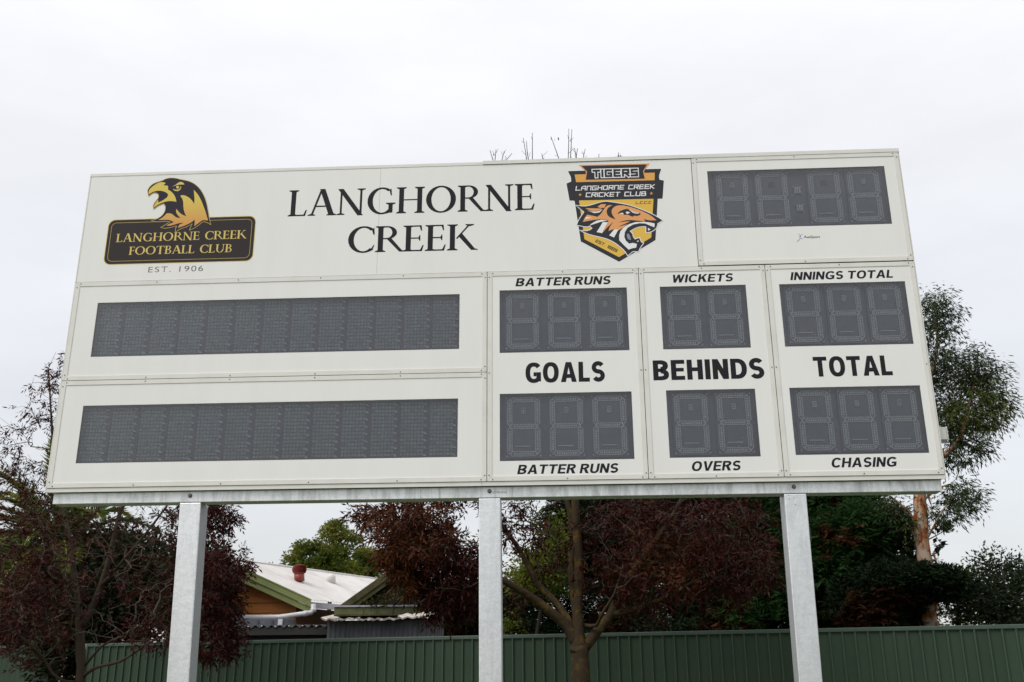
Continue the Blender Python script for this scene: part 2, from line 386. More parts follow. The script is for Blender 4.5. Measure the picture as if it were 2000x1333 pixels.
EMBLEM = {
 'hawk_outline': [(0.4443,2.1636),(0.4439,2.1821),(0.4521,2.2004),(0.4701,2.2221),(0.4958,2.2362),(0.5255,2.2445),(0.5452,2.2513),(0.5611,2.262),(0.5876,2.2694),(0.6148,2.2696),(0.6425,2.2649),(0.6706,2.2565),(0.7055,2.2479),(0.7369,2.2394),(0.769,2.2235),(0.7982,2.2021),(0.8284,2.1696),(0.8523,2.1319),(0.8733,2.0871),(0.8896,2.0389),(0.9031,1.9838),(0.9139,1.9399),(0.9299,1.8924),(0.9068,1.9076),(0.8827,1.9155),(0.8661,1.9142),(0.8419,1.8879),(0.8107,1.8654),(0.7834,1.8543),(0.7924,1.8822),(0.7986,1.9036),(0.7624,1.8813),(0.7205,1.8663),(0.695,1.8545),(0.6819,1.8351),(0.6806,1.8639),(0.6864,1.889),(0.6424,1.8777),(0.6029,1.8716),(0.5737,1.8787),(0.6004,1.8952),(0.6378,1.9212),(0.5969,1.9279),(0.5469,1.924),(0.4989,1.9327),(0.5346,1.9443),(0.566,1.9651),(0.5835,1.9901),(0.5905,2.0191),(0.5873,2.0484),(0.5718,2.0673),(0.5489,2.0607),(0.5236,2.045),(0.5036,2.0273),(0.4975,2.0513),(0.5036,2.0731),(0.5181,2.0947),(0.5297,2.1128),(0.529,2.1349),(0.5188,2.15),(0.4976,2.1581),(0.4778,2.1532),(0.4547,2.1318)],
 'hawk_beak': [(0.4537,2.141),(0.4495,2.1634),(0.4568,2.1891),(0.4782,2.2107),(0.5064,2.2321),(0.5362,2.2405),(0.5605,2.2359),(0.5681,2.2282),(0.5527,2.2138),(0.5734,2.2106),(0.5874,2.2071),(0.5913,2.1959),(0.5905,2.1773),(0.6123,2.1637),(0.6348,2.1426),(0.6511,2.1162),(0.6636,2.0772),(0.6342,2.0837),(0.6003,2.0847),(0.5674,2.0766),(0.5417,2.0646),(0.5196,2.0506),(0.5045,2.0346),(0.5022,2.0548),(0.5117,2.0765),(0.5277,2.0999),(0.5288,2.0741),(0.5399,2.0811),(0.5624,2.0915),(0.578,2.1038),(0.5904,2.1145),(0.5973,2.129),(0.5941,2.1439),(0.5721,2.1594),(0.5438,2.1696),(0.5132,2.1706),(0.4833,2.1641),(0.4643,2.1518)],
 'hawk_brow': [(0.6154,2.1988),(0.6411,2.2128),(0.6598,2.2289),(0.6759,2.2377),(0.6971,2.2296),(0.7089,2.2143),(0.6816,2.2152),(0.6547,2.2124),(0.6351,2.2056)],
 'hawk_eye_ring': [(0.6265,2.1836),(0.638,2.1776),(0.652,2.1735),(0.672,2.1765),(0.6809,2.1892),(0.6809,2.2059),(0.6866,2.1927),(0.6824,2.1743),(0.6667,2.1619),(0.6461,2.1644),(0.6316,2.1742)],
 'hawk_pupil': [(0.6708,2.1944),(0.67,2.1885),(0.6665,2.1842),(0.6612,2.1828),(0.6556,2.1846),(0.6511,2.1891),(0.6491,2.1951),(0.6499,2.201),(0.6534,2.2052),(0.6587,2.2067),(0.6643,2.2049),(0.6688,2.2004)],
 'hawk_feathers': [(0.6868,2.1243),(0.6971,2.1295),(0.7176,2.127),(0.7425,2.1152),(0.7682,2.0941),(0.7856,2.0715),(0.7949,2.0547),(0.7946,2.0933),(0.7886,2.1266),(0.7811,2.1693),(0.8113,2.1369),(0.8392,2.0918),(0.8603,2.0472),(0.8796,2.0027),(0.8931,1.9659),(0.9089,1.922),(0.8817,1.9264),(0.8651,1.9251),(0.8405,1.9024),(0.8127,1.8797),(0.8137,1.9032),(0.8109,1.9322),(0.7895,1.9111),(0.7578,1.894),(0.7257,1.8806),(0.695,1.8707),(0.7041,1.8957),(0.7345,1.9092),(0.6995,1.9085),(0.6672,1.8968),(0.6345,1.8887),(0.6075,1.8914),(0.6328,1.9051),(0.6619,1.915),(0.6367,1.9321),(0.6026,1.9368),(0.5759,1.9358),(0.5455,1.9367),(0.5739,1.954),(0.5918,1.9753),(0.6039,1.9876),(0.6309,1.9868),(0.6525,1.9734),(0.6677,1.9566),(0.6886,1.9486),(0.7071,1.9481),(0.683,1.9706),(0.6708,1.991),(0.6672,2.0094),(0.6695,2.0203),(0.6907,1.994),(0.7163,1.9732),(0.7479,1.9595),(0.7315,1.9891),(0.7211,2.0186),(0.7168,2.0517),(0.7121,2.0812),(0.7033,2.1017)],
 'shield_body': [(3.4784,2.2297),(3.5882,2.2303),(4.0284,2.2273),(4.1372,2.2264),(4.1189,2.1732),(4.1191,2.1419),(4.1508,2.1325),(4.134,1.9929),(4.1001,1.9919),(4.0685,1.6772),(3.8118,1.5223),(3.5541,1.6822),(3.5194,1.9953),(3.4841,1.9985),(3.4655,2.1322),(3.4996,2.1471),(3.498,2.1821)],
 'band_upper': [(3.5247,2.2015),(4.0903,2.1972),(4.086,2.1374),(3.5338,2.1404)],
 'band_lower': [(3.5504,1.9964),(4.0706,1.9929),(4.0404,1.698),(3.8132,1.5565),(3.5802,1.6982)],
 'banner_border': [(3.5549,2.2765),(4.0586,2.2719),(4.0152,2.2116),(4.0244,2.145),(3.5965,2.1508),(3.6061,2.2219)],
 'banner': [(3.5748,2.268),(4.0395,2.2641),(4.0083,2.2119),(4.0173,2.1515),(3.6017,2.157),(3.6136,2.2217)],
 'tiger_outline': [(3.5309,1.9575),(3.5871,1.9474),(3.6326,1.9555),(3.6782,1.9708),(3.7313,1.9833),(3.7762,1.976),(3.8694,1.9564),(3.9248,1.938),(3.9798,1.913),(4.0345,1.8856),(4.0779,1.8595),(4.1245,1.8251),(4.088,1.8036),(4.0843,1.7812),(4.069,1.7592),(4.0422,1.7416),(4.0068,1.7377),(4.0105,1.7752),(4.0071,1.7835),(3.97,1.7847),(3.9324,1.7735),(3.8942,1.7501),(3.9118,1.7291),(3.9144,1.7046),(3.9284,1.6859),(3.9585,1.6972),(3.9664,1.6665),(3.9825,1.6559),(3.9587,1.6222),(3.9465,1.5964),(3.9097,1.5986),(3.8734,1.5683),(3.8546,1.605),(3.8227,1.6383),(3.7869,1.6697),(3.7434,1.6954),(3.692,1.7132),(3.6477,1.7247),(3.6072,1.7382),(3.5778,1.7534),(3.5483,1.7666),(3.5817,1.7594),(3.6116,1.7606),(3.6382,1.7782),(3.6202,1.7993),(3.5976,1.7918),(3.5307,1.8082),(3.5428,1.8388),(3.5586,1.8672),(3.5859,1.9058)],
 'tiger_face': [(3.7778,1.9185),(3.7897,1.9348),(3.8127,1.9486),(3.8503,1.9495),(3.8985,1.9376),(3.9464,1.9195),(3.9976,1.8951),(4.0411,1.8689),(4.0837,1.8272),(4.0539,1.8261),(4.0242,1.829),(3.9968,1.8393),(4.0052,1.8205),(3.9571,1.8269),(3.9127,1.8337),(3.8679,1.833),(3.8188,1.818),(3.875,1.8245),(3.901,1.8229),(3.8631,1.8064),(3.8138,1.7853),(3.8476,1.7925),(3.8816,1.8038),(3.843,1.7721),(3.7823,1.7412),(3.7871,1.7697),(3.7474,1.7545),(3.7579,1.787),(3.7854,1.8231),(3.7392,1.7834),(3.7079,1.7434),(3.7283,1.792),(3.75,1.8242),(3.7486,1.8366),(3.7041,1.8483),(3.629,1.8403),(3.5725,1.8296),(3.5845,1.8582),(3.6041,1.8845),(3.6525,1.8726),(3.6747,1.8657),(3.6978,1.8837),(3.7216,1.9203),(3.7336,1.9407),(3.7566,1.9545),(3.7828,1.9516),(3.7598,1.9399),(3.7442,1.9237),(3.7396,1.8989),(3.7462,1.8739),(3.7643,1.8568),(3.801,1.8412),(3.7834,1.8686),(3.7733,1.8979)],
 'tiger_ear': [(3.6773,1.9425),(3.7043,1.9625),(3.7381,1.9614),(3.7259,1.9347),(3.6995,1.9326)],
 'tiger_ear_fur': [(3.5924,1.9347),(3.6544,1.9315),(3.6994,1.9293),(3.7105,1.9235),(3.6762,1.91),(3.6424,1.9111),(3.6164,1.9202)],
 'tiger_white': [[(3.6032,1.919),(3.6386,1.9075),(3.6761,1.9063),(3.716,1.9204),(3.6871,1.8977),(3.6532,1.8946)],[(3.6017,1.868),(3.6371,1.8607),(3.5843,1.8499)],[(3.7107,1.8233),(3.7473,1.8222),(3.7282,1.7911),(3.7041,1.7394),(3.6653,1.7487),(3.6909,1.789)],[(3.7869,1.7648),(3.8166,1.7639),(3.7846,1.7044),(3.7518,1.7217)],[(4.0694,1.8022),(4.0661,1.7736),(4.037,1.7867),(4.0044,1.8041),(3.9637,1.8074),(3.9186,1.7985),(3.8804,1.7751),(3.8604,1.7429),(3.8552,1.7064),(3.8651,1.6776),(3.8863,1.6547),(3.9124,1.66),(3.9398,1.6511),(3.9329,1.623),(3.907,1.6197),(3.8807,1.6103),(3.8489,1.6456),(3.819,1.683),(3.8204,1.7196),(3.831,1.752),(3.8545,1.7799),(3.8927,1.8034),(3.938,1.8164),(3.9939,1.8176),(4.0309,1.8124)],[(4.0214,1.7708),(4.0393,1.758),(4.0203,1.7484)],[(3.9369,1.6694),(3.9521,1.6791),(3.9516,1.667)],[(3.6184,1.7994),(3.6281,1.8114),(3.6662,1.835),(3.7039,1.8429),(3.7448,1.8347),(3.6958,1.8259),(3.6505,1.8108)]],
 'tiger_tongue': [(3.8727,1.7262),(3.8859,1.732),(3.8961,1.7092),(3.9004,1.6806),(3.8804,1.6893),(3.8737,1.7058)],
 'tiger_eye': [(3.8121,1.8843),(3.8335,1.9043),(3.8602,1.9159),(3.8866,1.9213),(3.9049,1.9104),(3.9301,1.8889),(3.9595,1.8776),(3.9731,1.8896),(3.9742,1.873),(3.9551,1.8633),(3.9291,1.8662),(3.9175,1.8583),(3.8847,1.8758),(3.8584,1.8745),(3.8553,1.8891)],
 'tiger_eye_white': [[(3.8723,1.8927),(3.882,1.9007),(3.904,1.8918),(3.8887,1.8819),(3.8775,1.8843)],[(3.8939,1.917),(3.9158,1.9038),(3.9413,1.8885),(3.9694,1.8897),(3.9447,1.881),(3.919,1.8913)],[(3.8253,1.8872),(3.8535,1.8913),(3.8567,1.8775)]],
 'stars': [[(3.5595,2.0548),(3.5622,2.0453),(3.571,2.0449),(3.5638,2.0391),(3.5661,2.0296),(3.559,2.0354),(3.5515,2.03),(3.5543,2.0394),(3.5474,2.0456),(3.5563,2.0455)],[(4.0586,2.049),(4.0611,2.0396),(4.0699,2.0391),(4.0625,2.0334),(4.0646,2.0239),(4.0577,2.0297),(4.0501,2.0243),(4.0532,2.0337),(4.0464,2.0399),(4.0553,2.0398)]],
 'runner': [[(5.0259,1.6397),(5.0358,1.6424),(5.0444,1.6522),(5.0472,1.6597),(5.0498,1.6581),(5.0469,1.649),(5.0368,1.6386),(5.0271,1.6376)],[(5.0431,1.696),(5.0539,1.6926),(5.05,1.6888),(5.044,1.6913)],[(5.0639,1.6884),(5.0741,1.694),(5.0754,1.6924),(5.0657,1.6856)],[(5.0507,1.6673),(5.0502,1.6765),(5.0552,1.6848),(5.0622,1.6854),(5.058,1.6778),(5.0556,1.6679)],[(5.0502,1.6619),(5.0586,1.6625),(5.0693,1.6583),(5.0682,1.6545),(5.0581,1.6579),(5.0506,1.6589)]],
 'nameplate': [(0.1828,1.9476),(1.2508,1.9494),(1.2547,1.6032),(0.1929,1.6006)],
 'beamtext': [(2.9382,-0.0723),(3.0269,-0.0703),(2.9383,-0.0887)],
}
TEXT_AT = {
 'name1': ((0.2551, 1.7728), (1.191, 1.7748), 0.0647),
 'name2': ((0.3592, 1.6718), (1.1015, 1.672), 0.0608),
 'tigers': ((3.6552, 2.1726), (3.9666, 2.1713), 0.0701),
 'sh1': ((3.5295, 2.0738), (4.0764, 2.0705), 0.0387),
 'sh2': ((3.5995, 2.0203), (4.0151, 2.0167), 0.04),
 'lccc': ((3.9463, 1.9569), (4.0511, 1.9557), 0.0221),
 'est89': ((3.6535, 1.6744), (3.7933, 1.5939), 0.0216),
 'aus': ((5.0787, 1.6626), (5.1886, 1.6602), 0.0161),
}

# ================================================================== THE PLACE: ground
g = MB()
g.add([(-700, -700, 0), (700, -700, 0), (700, 700, 0), (-700, 700, 0)], [(0, 1, 2, 3)])
M['ground'] = mat('mown grass ground', (0.035, 0.055, 0.018), 0.9, var=(0.075, 0.085, 0.035), scale=0.9, detail=8, bump=0.6, bscale=30)
tag(g.build('ground', M['ground'], fix=False), kind='structure')

# ================================================================== SCOREBOARD
BX, BY, BZ = -3.38813, 6.34277, 2.77223         # bottom left corner of the board's face
BW, BH = 5.80, 2.3228
sb = empty('scoreboard', (BX, BY, 0),
           'large white electronic club scoreboard with dark unlit displays on three galvanised posts', 'scoreboard')


def BM():
    return MB()


def u3(u, v, dd):                                # board coordinates -> local; dd = how far it stands out towards the viewer
    return (u, -dd, BZ + v)


# cabinet body behind the panels (open trays for the displays sit in front of it)
c = BM(); c.box(0.006, 5.794, 0.092, 0.17, BZ + 0.004, BZ + 2.31)
cab = c.build('cabinet', M['cabinet'], sb)
for nm, box in (('side_return', (0.0, 0.006, -0.004, 0.17, BZ, BZ + 2.31)), ('side_return', (5.794, 5.80, -0.004, 0.17, BZ, BZ + 2.31)),
                ('bottom_return', (0.006, 5.794, 0.012, 0.092, BZ - 0.002, BZ + 0.003))):
    c = BM(); c.box(*box); c.build(nm, M['trim'], sb)
# top cap in two lengths, the left one stepping down a little at the joint
c = BM(); c.box(0.0, 2.872, -0.006, 0.17, BZ + 2.300, BZ + 2.3228); c.build('cap_strip', M['trim'], sb)
c = BM(); c.box(2.873, 5.80, -0.010, 0.17, BZ + 2.3025, BZ + 2.330); c.build('cap_strip', M['trim'], sb)
c = BM(); c.box(0.0, 2.872, -0.002, 0.012, BZ - 0.010, BZ + 0.016); c.build('bottom_strip', M['trim'], sb)
c = BM(); c.box(2.874, 5.80, -0.002, 0.012, BZ - 0.010, BZ + 0.016); c.build('bottom_strip', M['trim'], sb)
c = BM(); c.box(0.0, 0.009, -0.003, 0.006, BZ + 0.017, BZ + 2.299); c.build('side_strip', M['trim'], sb)
c = BM(); c.box(5.792, 5.80, -0.003, 0.006, BZ + 0.017, BZ + 2.305); c.build('side_strip', M['trim'], sb)


def plate(u0, u1, v0, v1, holes, f, b, m=0):
    """flat sheet with rectangular holes, front at f, back at b (metres towards the viewer)"""
    mb = MB()
    us = sorted({u0, u1, *[h[0] for h in holes], *[h[1] for h in holes]})
    vs_ = sorted({v0, v1, *[h[2] for h in holes], *[h[3] for h in holes]})
    def inside(i, j):
        uc, vc = (us[i] + us[i + 1]) / 2, (vs_[j] + vs_[j + 1]) / 2
        return not any(h[0] < uc < h[1] and h[2] < vc < h[3] for h in holes)
    nu, nv = len(us) - 1, len(vs_) - 1
    for i in range(nu):
        for j in range(nv):
            if not inside(i, j): continue
            a, bb, cc, dd = us[i], us[i + 1], vs_[j], vs_[j + 1]
            mb.add([(a, -f, BZ + cc), (bb, -f, BZ + cc), (bb, -f, BZ + dd), (a, -f, BZ + dd)], [(0, 1, 2, 3)], m)
            mb.add([(a, -b, BZ + cc), (bb, -b, BZ + cc), (bb, -b, BZ + dd), (a, -b, BZ + dd)], [(3, 2, 1, 0)], m)
            for (di, dj, p, q) in ((-1, 0, (a, cc), (a, dd)), (1, 0, (bb, dd), (bb, cc)), (0, -1, (bb, cc), (a, cc)), (0, 1, (a, dd), (bb, dd))):
                ii, jj = i + di, j + dj
                if 0 <= ii < nu and 0 <= jj < nv and inside(ii, jj): continue
                mb.add([(p[0], -f, BZ + p[1]), (p[0], -b, BZ + p[1]), (q[0], -b, BZ + q[1]), (q[0], -f, BZ + q[1])], [(0, 1, 2, 3)], m)
    return mb


# ---- lettering
def rect(x0, y0, x1, y1):
    return [(x0, y0), (x1, y0), (x1, y1), (x0, y1)]


def arcband(cx, cy, rx, ry, ix, iy, a0, a1, n=18, sx=0.0):
    o, i_ = [], []
    for k in range(n + 1):
        a = math.radians(a0 + (a1 - a0) * k / n)
        o.append((cx + rx * math.cos(a), cy + ry * math.sin(a)))
        i_.append((cx + sx + ix * math.cos(a), cy + iy * math.sin(a)))
    return [[o[k], o[k + 1], i_[k + 1], i_[k]] for k in range(n)]


def serif(cx, y, w, ext, up):
    s = 1 if up else -1
    return [(cx - w / 2 - ext, y), (cx + w / 2 + ext, y), (cx + w / 2 + ext, y + s * .032), (cx + w / 2, y + s * .075), (cx - w / 2, y + s * .075), (cx - w / 2 - ext, y + s * .032)]


def stem(cx, w, y0=0, y1=1, b=True, t=True, ext=.085):
    r_ = [rect(cx - w / 2, y0, cx + w / 2, y1)]
    if b: r_.append(serif(cx, y0, w, ext, True))
    if t: r_.append(serif(cx, y1, w, ext, False))
    return r_


def diag(x0, y0, x1, y1, w):
    return [(x0 - w / 2, y0), (x0 + w / 2, y0), (x1 + w / 2, y1), (x1 - w / 2, y1)]


TK, TN = .158, .06
def _arms(top, mid, bot, wide=.60):
    r_ = []
    if top: r_ += [[(.15, .95), (.15, 1), (wide - .03, 1), (wide - .01, .79), (wide - .045, .79), (wide - .09, .95)]]
    if mid: r_ += [rect(.15, .485, wide - .08, .53), [(wide - .12, .53), (wide - .085, .62), (wide - .06, .62), (wide - .06, .40), (wide - .085, .40), (wide - .12, .485)]]
    if bot: r_ += [[(.15, 0), (wide, 0), (wide + .05, .235), (wide + .015, .235), (wide - .06, .055), (.15, .05)]]
    return r_


SERIF = {
 'L': (.64, stem(.17, TK) + _arms(0, 0, 1, .58)),
 'A': (.90, [diag(.13, 0, .43, 1.0, .07), diag(.79, 0, .455, 1.02, .18), rect(.26, .33, .66, .38), serif(.13, 0, .05, .10, True), serif(.79, 0, .15, .09, True)]),
 'N': (.98, [rect(.14, 0, .205, 1), serif(.17, 0, .055, .10, True), diag(.82, -.03, .14, 1, .18), rect(.79, 0, .86, 1), serif(.83, 1, .055, .11, False)]),
 'G': (.96, arcband(.52, .5, .48, .52, .305, .455, 52, 320) + [[(.76, .87), (.82, .97), (.84, .70), (.805, .70)]] + [rect(.74, .04, .875, .42), serif(.81, .42, .135, .09, False), [(.70, .01), (.875, .08), (.80, .12), (.70, .07)]]),
 'H': (.96, stem(.18, TK) + stem(.78, TK) + [rect(.24, .49, .72, .535)]),
 'O': (1.02, arcband(.50, .5, .49, .52, .315, .46, 0, 360, 36)),
 'R': (.84, stem(.17, TK) + arcband(.36, .745, .31, .255, .165, .205, -90, 90) + [rect(.2, .95, .36, 1), rect(.2, .49, .36, .54)] + [[(.36, .50), (.51, .515), (.84, .06), (.93, .035), (.93, 0), (.76, 0)]]),
 'E': (.66, stem(.17, TK) + _arms(1, 1, 1)),
 'C': (.86, arcband(.52, .5, .48, .52, .305, .455, 48, 312) + [[(.77, .86), (.84, .96), (.86, .68), (.82, .68)], [(.77, .15), (.80, .06), (.865, .28), (.835, .28)]]),
 'K': (.86, stem(.17, TK) + [diag(.30, .45, .70, 1, .06), serif(.70, 1, .06, .10, False), [(.34, .56), (.47, .64), (.86, .06), (.95, .035), (.95, 0), (.75, 0)]]),
 'F': (.58, stem(.17, TK) + _arms(1, 1, 0, .57)),
 'T': (.80, stem(.40, TK, t=False) + [[(.02, .95), (.04, 1), (.76, 1), (.78, .95)], [(.02, .95), (0, .78), (.03, .78), (.10, .95)], [(.78, .95), (.80, .78), (.77, .78), (.70, .95)]]),
 'B': (.70, stem(.17, TK) + arcband(.33, .76, .27, .24, .14, .19, -90, 90) + arcband(.36, .27, .30, .27, .165, .22, -90, 90) + [rect(.2, .95, .33, 1), rect(.2, .495, .36, .545), rect(.2, 0, .36, .05)]),
 'U': (.92, stem(.18, TK, .35, 1, b=False) + stem(.77, .055, .35, 1, b=False, ext=.10) + arcband(.455, .36, .345, .37, .205, .31, 180, 360)[0:18] + [[(.742, .36), (.798, .36), (.798, .30), (.70, .30)]]),
 ' ': (.42, []),
}


def ribbon(pts, w, ext=True):
    pts = [Vector(p) for p in pts]
    n = len(pts); L_, R_ = [], []
    for i in range(n):
        d0 = (pts[i] - pts[i - 1]).normalized() if i else None
        d1 = (pts[i + 1] - pts[i]).normalized() if i < n - 1 else None
        if d0 is None: d0 = d1; p = pts[i] - d1 * 0
        if d1 is None: d1 = d0
        n0, n1 = Vector((-d0.y, d0.x)), Vector((-d1.y, d1.x))
        m_ = (n0 + n1)
        m_ = m_.normalized() if m_.length > 1e-6 else n0
        k = (w / 2) / max(.45, m_.dot(n0))
        e = Vector((0, 0))
        if i == 0 and ext: e = -d1 * w / 2
        if i == n - 1 and ext: e = d0 * w / 2
        L_.append(tuple(pts[i] + m_ * k + e)); R_.append(tuple(pts[i] - m_ * k + e))
    return [[L_[i], L_[i + 1], R_[i + 1], R_[i]] for i in range(n - 1)]


def sarc(cx, cy, rx, ry, T, a0, a1, n=16):
    """round stroke with the squarish shoulders of a grotesque letter"""
    def pt(a, x, y):
        c_, s_ = math.cos(a), math.sin(a)
        return (cx + x * math.copysign(abs(c_) ** .86, c_), cy + y * math.copysign(abs(s_) ** .86, s_))
    o, i_ = [], []
    for k in range(n + 1):
        a = math.radians(a0 + (a1 - a0) * k / n)
        o.append(pt(a, rx, ry)); i_.append(pt(a, rx - T, ry - T * .88))
    return [[o[k], o[k + 1], i_[k + 1], i_[k]] for k in range(n)]


def sans_glyph(ch, T, k):
    H_ = T * .86
    if ch == 'I': return T, [rect(0, 0, T, 1)]
    if ch == 'L': w = .60 * k; return w, [rect(0, 0, T, 1), rect(T, 0, w, H_)]
    if ch == 'E': w = .66 * k; return w, [rect(0, 0, T, 1), rect(T, 0, w, H_), rect(T, 1 - H_, w, 1), rect(T, .5 - H_ * .42, w * .93, .5 + H_ * .5)]
    if ch == 'T': w = .74 * k; return w, [rect(0, 1 - H_, w, 1), rect(w / 2 - T / 2, 0, w / 2 + T / 2, 1 - H_)]
    if ch == 'H': w = .76 * k; return w, [rect(0, 0, T, 1), rect(w - T, 0, w, 1), rect(T, .5 - H_ * .4, w - T, .5 + H_ * .55)]
    if ch == 'N': w = .76 * k; return w, [rect(0, 0, T, 1), rect(w - T, 0, w, 1), [(T * .9, 1), (T, 1 - .001), (w - T * .9, 0), (w - T, 0), (T, .62), (T * .5, 1)] if False else [(0, 1), (T * 1.08, 1), (w, 0), (w - T * 1.08, 0)]]
    if ch == 'A': w = .86 * k; c = w / 2; return w, [[(0, 0), (T * 1.08, 0), (c + T * .08, .84), (c + T * .6, 1), (c - T * .6, 1)], [(w, 0), (c + T * .6, 1), (c - T * .08, .84), (w - T * 1.08, 0)], rect(w * .22, .20, w * .78, .20 + H_)]
    if ch == 'V': w = .82 * k; c = w / 2; return w, [[(0, 1), (c - T * .6, 0), (c + T * .6, 0), (c + T * .08, .17), (T * 1.08, 1)], [(w, 1), (w - T * 1.08, 1), (c - T * .08, .17), (c + T * .6, 0)]]
    if ch == 'W':
        w = 1.12 * k; t = T * .96
        xs = (0, w * .27, w * .5, w * .73, w)
        return w, [diag(t / 2, 1, xs[1], 0, t), diag(xs[2] , 1, xs[1], 0, t), diag(xs[2], 1, xs[3], 0, t), diag(w - t / 2, 1, xs[3], 0, t)]
    if ch == 'K': w = .80 * k; return w, [rect(0, 0, T, 1), [(T, .30), (T, .56), (w - T * 1.25, 1), (w - .01, 1)], [(T * 1.35, .56), (T * 2.1, .73), (w + .02, 0), (w - T * 1.22, 0)]]
    if ch == 'O': w = .86 * k; return w, sarc(w / 2, .5, w / 2, .515, T, 0, 360, 30)
    if ch == 'C': w = .80 * k; return w, sarc(w * .54, .5, w * .54, .515, T, 38, 322, 24)
    if ch == 'G': w = .84 * k; return w, sarc(w * .54, .5, w * .54, .515, T, 40, 318, 24) + [rect(w - T * .98, .06, w, .52), rect(w * .52, .52 - H_, w - T, .52)]
    if ch == 'D': w = .78 * k; c = w * .40; return w, [rect(0, 0, T, 1), rect(T, 0, c, H_), rect(T, 1 - H_, c, 1)] + sarc(c, .5, w - c, .5, T, -90, 90, 16)
    if ch in 'BR':
        w = .76 * k; c = w * .48
        r_ = [rect(0, 0, T, 1), rect(T, 1 - H_, c, 1), rect(T, .5 - H_ * .45, c, .5 + H_ * .45)]
        r_ += sarc(c, .75 - H_ * .11, w * .96 - c, .25 + H_ * .11, T, -90, 90, 14)
        if ch == 'B': r_ += [rect(T, 0, c, H_)] + sarc(c, .25 + H_ * .12, w - c, .25 + H_ * .12, T, -90, 90, 14)
        else: r_ += [[(c - T * .35, .47), (c + T * .75, .50), (w + .03, 0), (w - T * 1.12, 0)]]
        return w, r_
    if ch == 'U': w = .76 * k; return w, [rect(0, .36, T, 1), rect(w - T, .36, w, 1)] + sarc(w / 2, .37, w / 2, .385, T, 180, 360, 16)
    if ch == 'S':
        w = .72 * k; rx = w / 2 - T / 2; ry = (1.02 - H_) / 4; p = []
        for q in range(15):
            a = math.radians(28 + (262 - 28) * q / 14); p.append((w / 2 + rx * math.cos(a), .5 + ry + ry * math.sin(a)))
        for q in range(15):
            a = math.radians(82 - (82 + 152) * q / 14); p.append((w / 2 + rx * math.cos(a), .5 - ry + ry * math.sin(a)))
        return w, ribbon(p, T * .93, False)
    return .30 * k, []


def sans_text(s, P0, P1, cap, T=.20, k=1.0, gap=.09, shear=0.0):
    x, out, marks = 0.0, [], []
    for ch in s:
        marks.append(len(out))
        a, ps = sans_glyph(ch, T, k)
        out += [[(px + x, py) for px, py in p] for p in ps]
        x += a + (gap if ch != ' ' else 0)
    if shear: P1 = (P1[0] - shear * cap, P1[1])
    return by_word(s, marks, lay(out, x - gap, P0, P1, cap, shear))


TECH = {
 'L': (.70, [[(0, 1), (0, 0), (.7, 0)]]), 'A': (.70, [[(0, 0), (0, .72), (.28, 1), (.7, 1), (.7, 0)], [(.12, .42), (.6, .42)]]),
 'N': (.70, [[(0, 0), (0, 1), (.7, 1), (.7, 0)]]), 'G': (.70, [[(.7, 1), (0, 1), (0, 0), (.7, 0), (.7, .48), (.35, .48)]]),
 'H': (.70, [[(0, 0), (0, 1)], [(.7, 0), (.7, 1)], [(.1, .5), (.6, .5)]]), 'O': (.70, [[(0, .5), (0, 1), (.7, 1), (.7, 0), (0, 0), (0, .42)]]),
 'R': (.70, [[(0, 0), (0, 1), (.7, 1), (.7, .48), (.15, .48)], [(.35, .4), (.7, 0)]]), 'E': (.66, [[(.66, 1), (0, 1), (0, 0), (.66, 0)], [(.12, .5), (.58, .5)]]),
 'C': (.70, [[(.7, 1), (0, 1), (0, 0), (.7, 0)]]), 'K': (.66, [[(0, 0), (0, 1)], [(.66, 1), (.15, .5), (.66, 0)]]),
 'I': (.0, [[(0, 0), (0, 1)]]), 'T': (.70, [[(0, 1), (.7, 1)], [(.35, .88), (.35, 0)]]), 'U': (.70, [[(0, 1), (0, 0), (.7, 0), (.7, 1)]]),
 'B': (.70, [[(0, .5), (0, 1), (.6, 1), (.6, .5)], [(.0, .4), (0, 0), (.7, 0), (.7, .5), (.12, .5)]]),
 'S': (.66, [[(.66, 1), (0, 1), (0, .5), (.66, .5), (.66, 0), (0, 0)]]), '1': (.2, [[(0, .85), (.2, 1), (.2, 0)]]),
 '8': (.66, [[(0, .5), (0, 1), (.66, 1), (.66, .5), (.12, .5)], [(0, .4), (0, 0), (.66, 0), (.66, .4)]]),
 '9': (.66, [[(.66, .4), (.66, 1), (0, 1), (0, .5), (.55, .5)], [(.66, .4), (.66, 0), (0, 0)]]),
 '.': (.0, [[(0, 0), (0, .04)]]), ' ': (.35, []),
}


def lay(polys, adv, P0, P1, cap, shear=0.0):
    """map unit letters onto the board between baseline ends P0 and P1"""
    dx, dy = P1[0] - P0[0], P1[1] - P0[1]
    L_ = math.hypot(dx, dy); ex = (dx / L_, dy / L_); ey = (-ex[1], ex[0])
    s = L_ / adv
    return [[(P0[0] + ex[0] * (x * s + shear * y * cap) + ey[0] * y * cap, P0[1] + ex[1] * (x * s + shear * y * cap) + ey[1] * y * cap) for x, y in p] for p in polys]


def by_word(s, marks, out):
    """split laid-out letters into words; marks[i] = first polygon of letter i"""
    words, cur = [], []
    marks = marks + [len(out)]
    for i, ch in enumerate(s):
        if ch == ' ':
            words.append(('word', cur)); cur = []
        else: cur = cur + out[marks[i]:marks[i + 1]]
    words.append(('word', cur))
    return words


def serif_text(s, P0, P1, cap, gap=.02):
    x, out, marks = 0.0, [], []
    for ch in s:
        marks.append(len(out))
        a, ps = SERIF[ch]
        out += [[(px + x, py) for px, py in p] for p in ps]
        x += a + gap
    return by_word(s, marks, lay(out, x - gap, P0, P1, cap))


